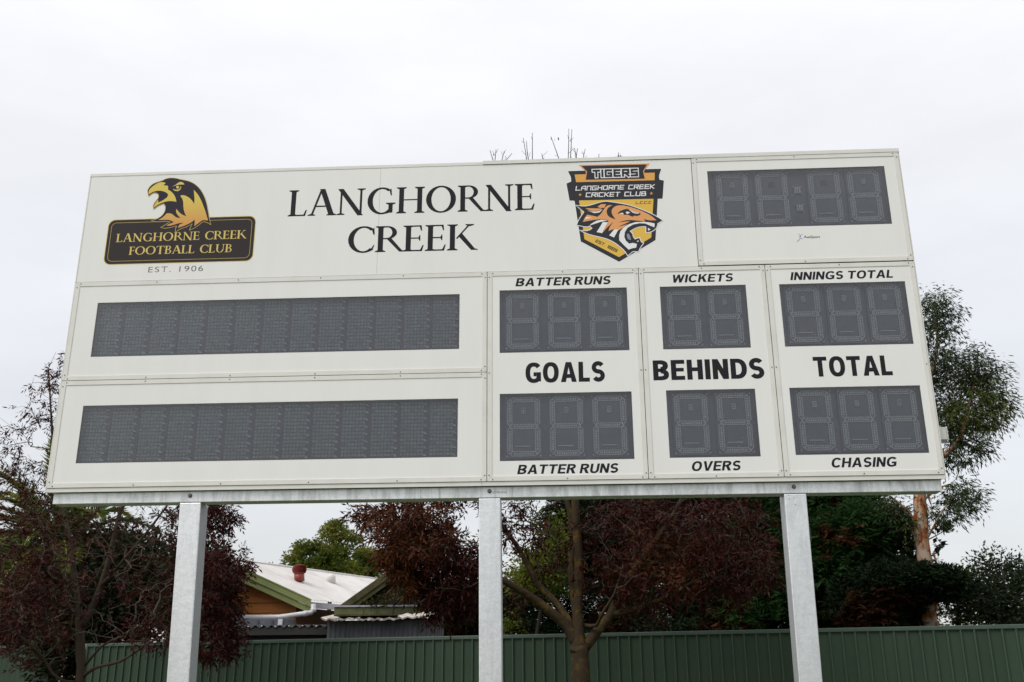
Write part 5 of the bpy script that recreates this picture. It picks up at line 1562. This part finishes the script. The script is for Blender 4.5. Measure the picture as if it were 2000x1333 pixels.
t.limb_path([A3(1192, 1200, Y), A3(1240, 1190, Y - .1), A3(1290, 1172, Y - .2), A3(1350, 1140, Y - .3), A3(1430, 1105, Y - .4), A3(1480, 1085, Y - .4)], .032, .009, 8)
t.limb_path([A3(1205, 1180, Y), A3(1232, 1140, Y + .2), A3(1275, 1085, Y + .4), A3(1330, 1030, Y + .5), A3(1400, 985, Y + .5)], .035, .01, 8)
t.limb_path([A3(1143, 1222, Y), A3(1165, 1222, Y - .15), A3(1175, 1200, Y - .3), A3(1200, 1160, Y - .4), A3(1215, 1110, Y - .4)], .022, .008, 8)
tips = cloud(t.rng, [(800, 1020, 10.8, 90, 50, .8, 190), (860, 1085, 10.7, 100, 50, .8, 210), (885, 1160, 10.7, 62, 45, .6, 120), (775, 1085, 10.7, 40, 30, .6, 46), (815, 1140, 10.7, 40, 34, .5, 34), (715, 992, 10.8, 26, 10, .3, 10), (1010, 1020, 11.3, 70, 60, .8, 80),
                     (1080, 1060, 11.4, 60, 70, .8, 50), (1230, 1030, 11.2, 110, 75, 1.0, 170), (1380, 1040, 10.9, 120, 80, 1.0, 230), (1440, 1100, 10.7, 85, 60, .7, 130), (1310, 1140, 10.8, 120, 50, .7, 120),
                     (1210, 1120, 11, 80, 60, .8, 70), (860, 900, 11.4, 130, 110, 1, 150), (1400, 880, 11.2, 140, 100, 1, 150), (1120, 760, 11.2, 230, 180, 1.2, 200), (1060, 520, 11.2, 150, 140, 1, 110)])
t.grow_tips(tips)
t.finish(M['bark_lichen'])

def keep_mid(P):
    d_ = P - np.array(CAM); z_ = d_ @ np.array(C_F); X_ = 1000 + 1946 * (d_ @ np.array(C_R)) / z_
    pr = np.where(X_ < 960, .95, np.where(X_ < 1170, .42, .60))
    return (P[:, 2] < 6.3) & (t.rng.uniform(size=len(P)) < pr)
P, D = t.leaf_points(.7, 1.9, keep_mid)
f = Foliage(); f.add(compound(P, D, t.rng, 7, .080, .0095, .16)); f.build('crown', M['leaf_red2'], t.root, t.o)['kind'] = 'stuff'
t.twigs(M['twig_pale'])
# long bare shoots standing above the board
mb = MB(); lf = Foliage(); LP = []
for (x0, y0, x1, y1) in ((968, 330, 957, 294), (966, 325, 969, 292), (978, 325, 985, 296), (1030, 330, 1022, 270), (1036, 330, 1028, 276), (1040, 330, 1040, 260), (1060, 320, 1058, 300), (1098, 330, 1076, 267),
                         (1109, 330, 1111, 252), (1113, 330, 1117, 253), (1122, 325, 1128, 290), (1136, 325, 1143, 291), (1170, 318, 1170, 301), (975, 328, 1000, 300), (1127, 325, 1122, 290), (1209, 325, 1208, 298)):
    top = at(x1, y1, 11.2); bot = at(x0, y0, 11.2)
    low = Vector((1.0 * (bot.x * .7 + t.A[0][0] * .3), 11.2, bot.z - 2.2))
    pts = [low, bot.lerp(low, .4), bot, bot.lerp(top, .5) + Vector((RNG.normal(0, .006), 0, 0)), top]
    mb.tube([tuple(np.array(p) - t.o) for p in pts], [.008, .0065, .0055, .0045, .003], 4, cap=False)
    for k in range(RNG.integers(1, 4)):
        q = bot.lerp(top, RNG.uniform(.2, .9)); e_ = q + Vector((RNG.normal(0, .04), RNG.normal(0, .03), RNG.uniform(.03, .07)))
        mb.tube([tuple(np.array(q) - t.o), tuple(np.array(e_) - t.o)], [.003, .002], 3, cap=False)
mb.build('bare_shoots', M['twig'], t.root, fix=False)['kind'] = 'stuff'
LPp = np.array([A3(1076, 270, 11.2), A3(1083, 270, 11.2), A3(1090, 268, 11.2), A3(1030, 297, 11.2), A3(1207, 303, 11.2), A3(1203, 305, 11.2), A3(1212, 303, 11.2), A3(964, 300, 11.2)])
f = Foliage(); f.add(blades(LPp, np.tile([0.1, 0, -1.0], (len(LPp), 1)), .05, .012)); f.build('last_leaves', M['leaf_red'], t.root, t.o)['kind'] = 'stuff'

# ---- left claret ash
Y = 13
base = at(157, 1340, Y); base = (base.x, Y, 0.0)
t = Tree('claret_ash', base, 'half bare dark red ash tree with many pale twigs beside the left post', seed=9)
t.limb_path([base, A3(157, 1333, Y), A3(158, 1290, Y), A3(156, 1230, Y), A3(156, 1205, Y)], 0.080, 0.052, 14)
t.limb_path([A3(156, 1215, Y), A3(153, 1175, Y), A3(143, 1110, Y), A3(138, 1060, Y), A3(118, 980, Y), A3(105, 880, Y), A3(98, 780, Y), A3(95, 720, Y)], 0.044, 0.007, 10)
t.limb_path([A3(160, 1225, Y), A3(178, 1190, Y), A3(200, 1135, Y), A3(216, 1080, Y), A3(232, 1010, Y), A3(262, 940, Y), A3(300, 850, Y), A3(320, 780, Y)], 0.044, 0.008, 10)
t.limb_path([A3(198, 1145, Y), A3(228, 1110, Y - .2), A3(262, 1070, Y - .3), A3(310, 1010, Y - .3), A3(345, 960, Y - .3), A3(380, 900, Y - .3)], 0.024, 0.006, 8)
t.limb_path([A3(166, 1300, Y), A3(200, 1262, Y - .3), A3(232, 1245, Y - .4), A3(265, 1225, Y - .5), A3(320, 1200, Y - .6)], 0.018, 0.006, 8)
t.limb_path([A3(163, 1322, Y), A3(185, 1305, Y - .2), A3(235, 1292, Y - .4), A3(270, 1270, Y - .5), A3(330, 1235, Y - .6), A3(400, 1205, Y - .6)], 0.024, 0.006, 8)
t.limb_path([A3(150, 1333, Y), A3(128, 1332, Y - .2), A3(103, 1316, Y - .3), A3(85, 1285, Y - .4), A3(62, 1262, Y - .5), A3(30, 1235, Y - .6), A3(-20, 1200, Y - .6)], 0.024, 0.006, 8)
t.limb_path([A3(150, 1250, Y), A3(120, 1238, Y - .2), A3(90, 1215, Y - .3), A3(60, 1198, Y - .3), A3(20, 1170, Y - .4)], 0.019, 0.006, 8)
t.limb_path([A3(152, 1200, Y), A3(135, 1185, Y + .1), A3(128, 1160, Y + .2), A3(125, 1120, Y + .2), A3(131, 1090, Y + .2), A3(112, 1060, Y + .2)], 0.018, 0.006, 8)
t.limb_path([A3(158, 1185, Y), A3(168, 1150, Y - .2), A3(190, 1125, Y - .3), A3(205, 1090, Y - .4)], 0.016, 0.006, 8)
tips = cloud(t.rng, [(100, 780, 13, 42, 75, .6, 80), (118, 720, 13, 30, 60, .4, 34), (35, 850, 13, 45, 60, .7, 62), (60, 960, 13, 75, 70, .9, 190), (20, 1080, 12.7, 70, 90, .9, 240), (30, 1190, 12.6, 90, 60, .8, 200),
                     (240, 1050, 13, 90, 80, .9, 170), (345, 1010, 12.8, 70, 60, .8, 120), (425, 1010, 12.7, 36, 45, .5, 80), (420, 1110, 12.5, 66, 50, .7, 180), (428, 1185, 12.5, 42, 60, .6, 130), (300, 1140, 12.6, 80, 60, .7, 190),
                     (400, 1250, 12.4, 75, 42, .6, 120), (150, 1140, 12.8, 60, 60, .7, 70), (240, 860, 13.1, 110, 90, .9, 130), (380, 880, 13, 90, 80, .8, 90), (130, 1060, 13, 60, 60, .7, 60), (300, 1220, 12.4, 60, 50, .5, 60),
                     (70, 1270, 12.6, 70, 40, .5, 90), (180, 1050, 12.5, 140, 120, .8, 260), (90, 1180, 12.3, 120, 90, .8, 200), (280, 1230, 12.2, 90, 40, .5, 90)])
t.grow_tips(tips)
t.finish(M['bark_ash'])
cx_ = np.array(CAM)
def keep_left(P):
    d_ = P - cx_
    z_ = d_ @ np.array(C_F); X_ = 1000 + 1946 * (d_ @ np.array(C_R)) / z_; Y_ = 666.5 - 1946 * (d_ @ np.array(C_U)) / z_
    pr = np.full(len(P), .36)
    pr[Y_ < 900] = .28
    pr[(X_ < 130) & (Y_ < 860)] = .24
    pr[(X_ > 110) & (X_ < 330) & (Y_ > 960)] = .16
    pr[(X_ > 110) & (X_ < 300) & (Y_ > 1020) & (Y_ < 1120)] = .06
    pr[(X_ > 60) & (X_ < 280) & (Y_ > 1230)] = .10
    pr[(X_ > 330)] = .6
    pr[(X_ > 400)] = .95
    return t.rng.uniform(size=len(P)) < pr
P, D = t.leaf_points(.7, 1.7, keep_left)
f = Foliage(); f.add(compound(P, D, t.rng, 7, .074, .0095, .14)); f.build('crown', M['leaf_red'], t.root, t.o)['kind'] = 'stuff'
t.twigs(M['twig_pale'])

# ---- gum tree at right
Y = 13
base = at(1822, 1235, Y); base = (base.x + .02, Y, 0.0)
t = Tree('gum_tree', base, 'tall gum tree with orange peeling bark at the right edge of the scoreboard', seed=21)
t.limb_path([base, A3(1820, 1240, Y), A3(1812, 1190, Y), A3(1822, 1150, Y), A3(1810, 1110, Y), A3(1801, 1060, Y), A3(1799, 1010, Y), A3(1796, 960, Y), A3(1792, 880, Y), A3(1790, 760, Y), A3(1786, 650, Y)], .125, .055, 18, .006)
t.limb_path([A3(1794, 930, Y), A3(1820, 900, Y), A3(1850, 885, Y), A3(1875, 855, Y - .1), A3(1890, 800, Y - .1), A3(1905, 740, Y)], .05, .012, 9)
t.limb_path([A3(1790, 800, Y), A3(1815, 740, Y), A3(1830, 680, Y), A3(1828, 620, Y)], .04, .012, 8)
t.limb_path([A3(1800, 1050, Y), A3(1782, 1010, Y), A3(1758, 985, Y), A3(1725, 960, Y)], .026, .010, 8)
t.limb_path([A3(1802, 1085, Y), A3(1785, 1045, Y + .1), A3(1770, 1020, Y + .1), A3(1745, 1000, Y + .2)], .024, .010, 8)
t.limb_path([A3(1806, 1060, Y), A3(1822, 1032, Y - .1), A3(1836, 1005, Y - .2), A3(1850, 985, Y - .2)], .017, .008, 8)
t.limb_path([A3(1796, 985, Y), A3(1830, 955, Y - .1), A3(1860, 945, Y - .2)], .02, .008, 8)
t.limb_path([A3(1796, 975, Y), A3(1781, 950, Y), A3(1760, 900, Y)], .03, .012, 8)
sp = [(1820, 610, 13, 34, 48, .5, 71), (1812, 690, 13, 36, 70, .6, 89), (1850, 640, 13, 22, 30, .4, 20), (1870, 720, 13, 50, 45, .6, 98), (1920, 742, 13, 36, 44, .6, 89), (1945, 800, 13, 30, 46, .5, 71), (1890, 820, 13, 62, 60, .7, 134),
      (1850, 790, 13, 40, 90, .6, 89), (1905, 880, 13, 30, 26, .4, 26), (1865, 890, 13, 25, 26, .4, 26), (1875, 965, 12.8, 36, 26, .4, 46), (1850, 1000, 12.8, 34, 22, .4, 30), (1895, 990, 12.8, 15, 14, .3, 11),
      (1730, 990, 13.1, 36, 26, .5, 31), (1760, 1020, 13.1, 26, 34, .5, 26), (1740, 760, 13.2, 60, 120, .7, 79)]
tips = cloud(t.rng, sp)
t.grow_tips(tips, lift=.4)
t.finish(M['bark_euc'])
P, D = t.leaf_points(.75, 3.4)
P2, D2 = t.clump_points(16, .085, .8); P, D = np.concatenate([P, P2]), np.concatenate([D, D2])
f = Foliage(); f.add(blades(P, D + np.array([0, 0, -.45]), .075, .0078, .35, t.rng)); f.build('crown', M['leaf_euc'], t.root, t.o)['kind'] = 'stuff'
t.twigs(M['twig'])
# strips of peeling bark, each a curled flake
mb = MB(); rr = random.Random(2)
for k in range(60):
    py_ = rr.uniform(960, 1225)
    c_ = at(1800 + (py_ - 960) * .06, py_, Y)
    a = rr.uniform(-math.pi, 0); r_ = .095 + (py_ - 960) / 275 * .02
    ctr = Vector((c_.x, Y, c_.z))
    pos = ctr + Vector((math.cos(a) * r_, math.sin(a) * r_, 0)); h_ = rr.uniform(.05, .16); w_ = rr.uniform(.012, .03)
    tn = Vector((-math.sin(a), math.cos(a), 0)); nn_ = Vector((math.cos(a), math.sin(a), 0))
    sl = tn * rr.uniform(-.03, .03)
    pts = []
    for s_, off in ((0, .004), (.5, .008), (1, .022)):
        q = pos + Vector((0, 0, -h_ * s_)) + nn_ * off + sl * s_
        pts += [q - tn * w_ * (1 - .6 * s_), q + tn * w_ * (1 - .6 * s_)]
    mb.add([tuple(np.array(q) - t.o) for q in pts], [(0, 1, 3, 2), (2, 3, 5, 4)])
M['flake'] = mat('bark flake', (0.30, 0.13, 0.05), 0.8, island=(0.10, 0.055, 0.035))
mb.build('bark_flakes', M['flake'], t.root, fix=False)['kind'] = 'stuff'

# ---- broad leaved tree crossing in front of the gum trunk
base = at(1760, 1240, 13.6); base = (base.x, 13.6, 0)
t = Tree('laurel_tree', base, 'small broad leaved tree whose dark leaves ring the gum trunk below the beam', seed=33)
t.limb_path([base, A3(1762, 1180, 13.6), A3(1770, 1120, 13.6), A3(1775, 1060, 13.5), A3(1780, 1020, 13.5)], .05, .012, 8)
tips = cloud(t.rng, [(1750, 1050, 13.6, 34, 46, .4, 60), (1775, 1090, 13.6, 36, 40, .4, 60), (1845, 1030, 13.4, 22, 12, .2, 14), (1835, 1070, 13.4, 12, 14, .2, 8), (1770, 1010, 13.7, 24, 18, .3, 16)])
t.limb_path([A3(1775, 1070, 13.5), A3(1810, 1056, 13.4), A3(1840, 1040, 13.4)], .014, .006, 6)
t.grow_tips(tips)
t.finish(M['twig'])
P, D = t.leaf_points(.8, 2.6)
f = Foliage(); f.add(blades(P, D, .085, .024, .1, t.rng)); f.build('crown', M['leaf_shrub'], t.root, t.o)['kind'] = 'stuff'
t.twigs(M['twig'])


# ---- cypresses
def cypress(px, Y, h, rad, label, seed, mat_='leaf_con', n=260, per=2.2, lean=(0, 0), zmin=.8, extra=(), pads=22, pr=.17, sl=1.0):
    b = at(px, 1240, Y); base = (b.x, Y, 0)
    t = Tree('cypress', base, label, 'tree', 'cypresses behind the fence', seed)
    top = (base[0] + lean[0], Y + lean[1], h)
    t.limb_path([base, ((base[0] + top[0]) / 2, (Y + top[1]) / 2, h * .5), top], .16, .02, 10)
    rng = t.rng
    z = rng.uniform(zmin, h, n)
    r_ = rad * (1 - np.clip((z - h * .45) / (h * .6), 0, 1) ** 1.3) * np.sqrt(rng.uniform(.25, 1, n))
    a = rng.uniform(0, 2 * np.pi, n)
    f_ = z / h
    tips = np.stack([base[0] + lean[0] * f_ + np.cos(a) * r_, Y + lean[1] * f_ + np.sin(a) * r_ * .8, z - .1 * r_], 1)
    if len(extra): tips = np.concatenate([tips, cloud(rng, extra)])
    t.grow_tips(tips, step=.2, kpath=.2)
    t.finish(M['bark_ash'])
    P, D = t.leaf_points(.9, per)
    P2, D2 = t.clump_points(pads, pr, .38)
    P, D = np.concatenate([P, P2]), np.concatenate([D, D2])
    f = Foliage(); f.add(sprays(P, D, rng, 9, .13 * sl, .010 * (.5 + .5 * sl), sl)); f.build('crown', M[mat_], t.root, t.o)['kind'] = 'stuff'
    t.twigs(M['twig'])
    return t


cypress(1235, 16.5, 5.6, 2.0, 'dark cypress directly behind the middle ash tree', 41, n=620, zmin=1.3, extra=[(1165, 1070, 16.5, 50, 80, .4, 70)])
cypress(1450, 15.8, 6.2, 2.1, 'dark cypress with rusty patches left of the right post', 42, n=680, zmin=1.3)
cypress(1600, 14.8, 5.4, 1.5, 'green cypress with brown dead sprays right of the right post', 43, 'leaf_con2', n=620, zmin=1.3, extra=[(1650, 1060, 13.6, 70, 35, .4, 60), (1690, 1030, 13.6, 50, 30, .4, 40), (1620, 1110, 13.5, 50, 30, .3, 30)])
cypress(1735, 13.8, 2.85, .55, 'low dark cypress whose branches cross the gum trunk', 44, n=170, zmin=1.3, pads=16, pr=.09, sl=.6,
        extra=[(1800, 1132, 12.6, 55, 18, .25, 110), (1845, 1142, 12.6, 30, 20, .25, 70), (1740, 1140, 12.9, 60, 40, .4, 130), (1700, 1180, 13, 70, 45, .4, 130), (1760, 1200, 13.3, 30, 24, .3, 40)])


# ---- leafy masses
def bushy(name, px, Y, label, cat, specs, material, blade=(.07, .018), per=3.0, seed=1, pads=(6, .10), stems=None, group=None, trunk_r=.05, bark='twig'):
    b = at(px, 1240, Y); base = (b.x, Y, 0)
    t = Tree(name, base, label, cat, group, seed)
    cz = at(specs[0][0], specs[0][1], specs[0][2])
    t.limb_path([base, (base[0], Y, max(.6, cz.z * .5)), (cz.x, cz.y, cz.z)], trunk_r, trunk_r * .3, 8)
    for s in (stems or []): t.limb_path([A3(*q) for q in s], trunk_r * .5, .008, 6)
    t.grow_tips(cloud(t.rng, specs), step=.2)
    t.finish(M[bark])
    P, D = t.leaf_points(.85, per)
    P2, D2 = t.clump_points(pads[0], pads[1], .7)
    P, D = np.concatenate([P, P2]), np.concatenate([D, D2])
    f = Foliage(); f.add(blades(P, D, blade[0], blade[1], .2, t.rng)); f.build('crown' if cat == 'tree' else 'foliage', M[material], t.root, t.o)['kind'] = 'stuff'
    t.twigs(M['twig'])
    return t


bushy('evergreen_shrub', 1960, 14, 'tall glossy shrub with upright shoots at the right edge above the fence', 'shrub',
      [(1940, 1190, 14, 75, 60, .7, 260), (1985, 1170, 14, 50, 80, .7, 200), (1925, 1120, 14, 36, 34, .4, 50), (1900, 1170, 13.8, 30, 60, .4, 70), (1990, 1120, 14, 25, 34, .4, 34), (1937, 1085, 14, 24, 14, .2, 8)], 'leaf_shrub', (.055, .013), 3.0, 51, pads=(14, .10))
bushy('lime_shrub', 1868, 13.9, 'bright yellow green shrub tip beside the gum trunk', 'shrub', [(1868, 1130, 13.9, 16, 18, .2, 36), (1880, 1190, 14, 22, 50, .3, 60)], 'leaf_yel', (.05, .014), 3.5, 52)
bushy('feathery_tree', 1040, 14.8, 'yellow green feathery tree showing between the middle post and the ash trunk', 'tree',
      [(1082, 1062, 14.8, 22, 60, .4, 90), (1048, 1108, 14.8, 34, 34, .4, 80), (1020, 1130, 14.8, 26, 20, .3, 30), (1090, 1130, 14.8, 20, 30, .3, 40), (1040, 1010, 14.8, 20, 30, .3, 12)], 'leaf_yel', (.06, .013), 3.4, 53, pads=(14, .14))
bushy('garden_shrub', 1000, 15.5, 'light green seedling shrub peeping over the fence right of the middle post', 'shrub', [(1000, 1232, 15.5, 30, 10, .2, 24), (995, 1215, 15.5, 14, 14, .1, 10)], 'leaf_yel', (.06, .018), 2.2, 54)
bushy('low_shrub', 1275, 14.2, 'faint green shrub along the fence top right of the ash trunk', 'shrub', [(1275, 1225, 14.2, 45, 14, .2, 50)], 'leaf_dark', (.05, .014), 2.6, 55)
G_ = 'dark shrubs behind the left ash'
bushy('dark_shrub', 40, 19, 'dark shrub mass at the far left edge behind the palm', 'shrub', [(40, 1140, 21.5, 160, 120, .8, 760), (20, 1230, 21, 150, 50, .6, 220)], 'leaf_dark', (.11, .026), 3.2, 56, pads=(16, .22), group=G_)
bushy('dark_shrub', 260, 18, 'dark olive shrub behind the left ash trunk', 'shrub', [(250, 1160, 18, 130, 90, .8, 620), (160, 1260, 17.5, 80, 90, .6, 320), (210, 1080, 18.2, 120, 40, .6, 200)], 'leaf_dark', (.11, .026), 3.2, 57, pads=(16, .22), group=G_)
bushy('dark_shrub', 400, 16.2, 'dark shrub behind the left post in front of the orange wall', 'shrub', [(385, 1160, 16.4, 50, 95, .4, 420)], 'leaf_dark', (.10, .024), 3.2, 58, pads=(16, .2), group=G_)
bushy('distant_gum_tree', 640, 40, 'yellow green gum tree with domed clumps beyond the white roof', 'tree',
      [(656, 1030, 40, 19, 8, .7, 18), (642, 1042, 40, 11, 6, .6, 8), (672, 1046, 40, 16, 6, .6, 11), (694, 1055, 40, 7, 6, .5, 5), (600, 1073, 40, 20, 8, .9, 22), (622, 1064, 40, 12, 6, .7, 9), (577, 1092, 40, 14, 8, .9, 16), (660, 1078, 40, 23, 11, 1.1, 33),
       (635, 1093, 40, 27, 10, 1.1, 33), (668, 1108, 40, 23, 10, 1.1, 30), (600, 1106, 40, 25, 8, 1.1, 27), (630, 1122, 40, 39, 10, 1.2, 49), (690, 1118, 40, 20, 8, 1.0, 22), (652, 1060, 40, 11, 6, .6, 7)], 'leaf_far', (.13, .036), 1.2, 61, pads=(44, .15), trunk_r=.14, bark='twig_pale')
bushy('distant_gum_tree', 715, 42, 'smaller pale green gum tree half hidden by the red leaves', 'tree', [(708, 1082, 42, 20, 9, .8, 26), (716, 1098, 42, 20, 14, 1, 36), (728, 1116, 42, 26, 14, 1, 40), (736, 1090, 42, 16, 14, 1, 22)], 'leaf_far', (.13, .036), 1.2, 62, pads=(34, .15), trunk_r=.1, bark='twig_pale')
bushy('distant_hedge', 520, 36, 'thin green hedge just above the ridge of the white roof', 'hedge', [(520, 1122, 36, 55, 12, .8, 90), (560, 1128, 36, 30, 12, .8, 40)], 'leaf_far', (.11, .03), 2.6, 63, pads=(24, .16))
bushy('climbing_vine', 760, 16.9, 'yellowing vine spilling over the old gable and its gutter', 'vine',
      [(770, 1172, 16.9, 45, 10, .1, 34), (735, 1180, 16.9, 50, 6, .08, 18), (800, 1150, 16.9, 30, 20, .15, 24), (830, 1180, 16.8, 40, 26, .2, 40), (860, 1200, 16.5, 40, 40, .3, 60)], 'leaf_vine', (.05, .010), 1.6, 64, pads=(4, .08), trunk_r=.02)
bushy('dark_shrub', 930, 17.5, 'dark shrub behind the middle post left of the terracotta wall', 'shrub', [(900, 1190, 17.5, 60, 60, .6, 240), (990, 1180, 17.5, 50, 40, .5, 160)], 'leaf_dark', (.10, .024), 3.2, 65, pads=(16, .2), group=G_)

# ---- palm
PY = 18.8
pc = at(112, 1075, PY)
palm = empty('date_palm', (pc.x, PY, 0), 'date palm with arching green fronds behind the left ash', 'palm')
mb = MB(); hp = pc.z
mb.tube([(0, 0, 0), (.02, 0, hp * .5), (0, 0, hp - .1), (0, 0, hp + .15)], [.32, .27, .30, .12], 16)
mb.build('trunk', mat('palm trunk', (0.05, 0.035, 0.022), 0.9, var=(0.09, 0.06, 0.035), scale=8, bump=1.0, bscale=15), palm)
rr = np.random.default_rng(5)


def frond(az, el, L_, dead=False, twist=0.0):
    n = 26
    pts = []
    p = np.array([0, 0, hp + .05]); d_ = np.array([math.cos(az) * math.cos(el), math.sin(az) * math.cos(el), math.sin(el)])
    s = L_ / n
    for k in range(n + 1):
        pts.append(p.copy())
        d_ = d_ + np.array([0, 0, -1]) * (.030 + .055 * k / n) * (1.4 if dead else 1)
        d_ /= np.linalg.norm(d_); p = p + d_ * s
    mb = MB(); mb.tube([tuple(q) for q in pts], [.020 * (1 - k / (n + 2)) + .003 for k in range(n + 1)], 5)
    fr = mb.build('frond', M['frond_dead' if dead else 'rachis'], palm, fix=False)
    P, D = [], []
    side = np.array([-math.sin(az + twist), math.cos(az + twist), 0])
    for k in range(3, n):
        for j in range(4):
            f_ = j / 4; a = pts[k] + (pts[k + 1] - pts[k]) * f_
            dr = pts[k + 1] - pts[k]; dr = dr / np.linalg.norm(dr)
            for s_ in (-1, 1):
                P.append(a); D.append(side * s_ * .85 + dr * .75 + np.array([0, 0, .18]) + rr.normal(scale=.09, size=3))
    P, D = np.array(P), np.array(D)
    tt = np.linspace(0, 1, len(P))
    Ls = .42 * np.sin(np.pi * np.clip(tt * .85 + .12, 0, 1))
    f = Foliage(); f.add(blades(P, D, Ls, .019, .12 if not dead else .6, rr, .1))
    o = f.build('leaflets', M['frond_dead' if dead else 'frond'], fr, (0, 0, 0)); o['kind'] = 'stuff'
    return fr


for k in range(44):
    az = k * 2.399963; ring = k / 44
    frond(az, math.radians(78 - 95 * ring + rr.uniform(-6, 6)), rr.uniform(2.1, 2.7), False, rr.uniform(-.3, .3))
for k in range(10):
    frond(k * .63 + .2, math.radians(-50 + rr.uniform(-12, 8)), rr.uniform(1.1, 1.5), True)
# second palm further left, half outside the frame
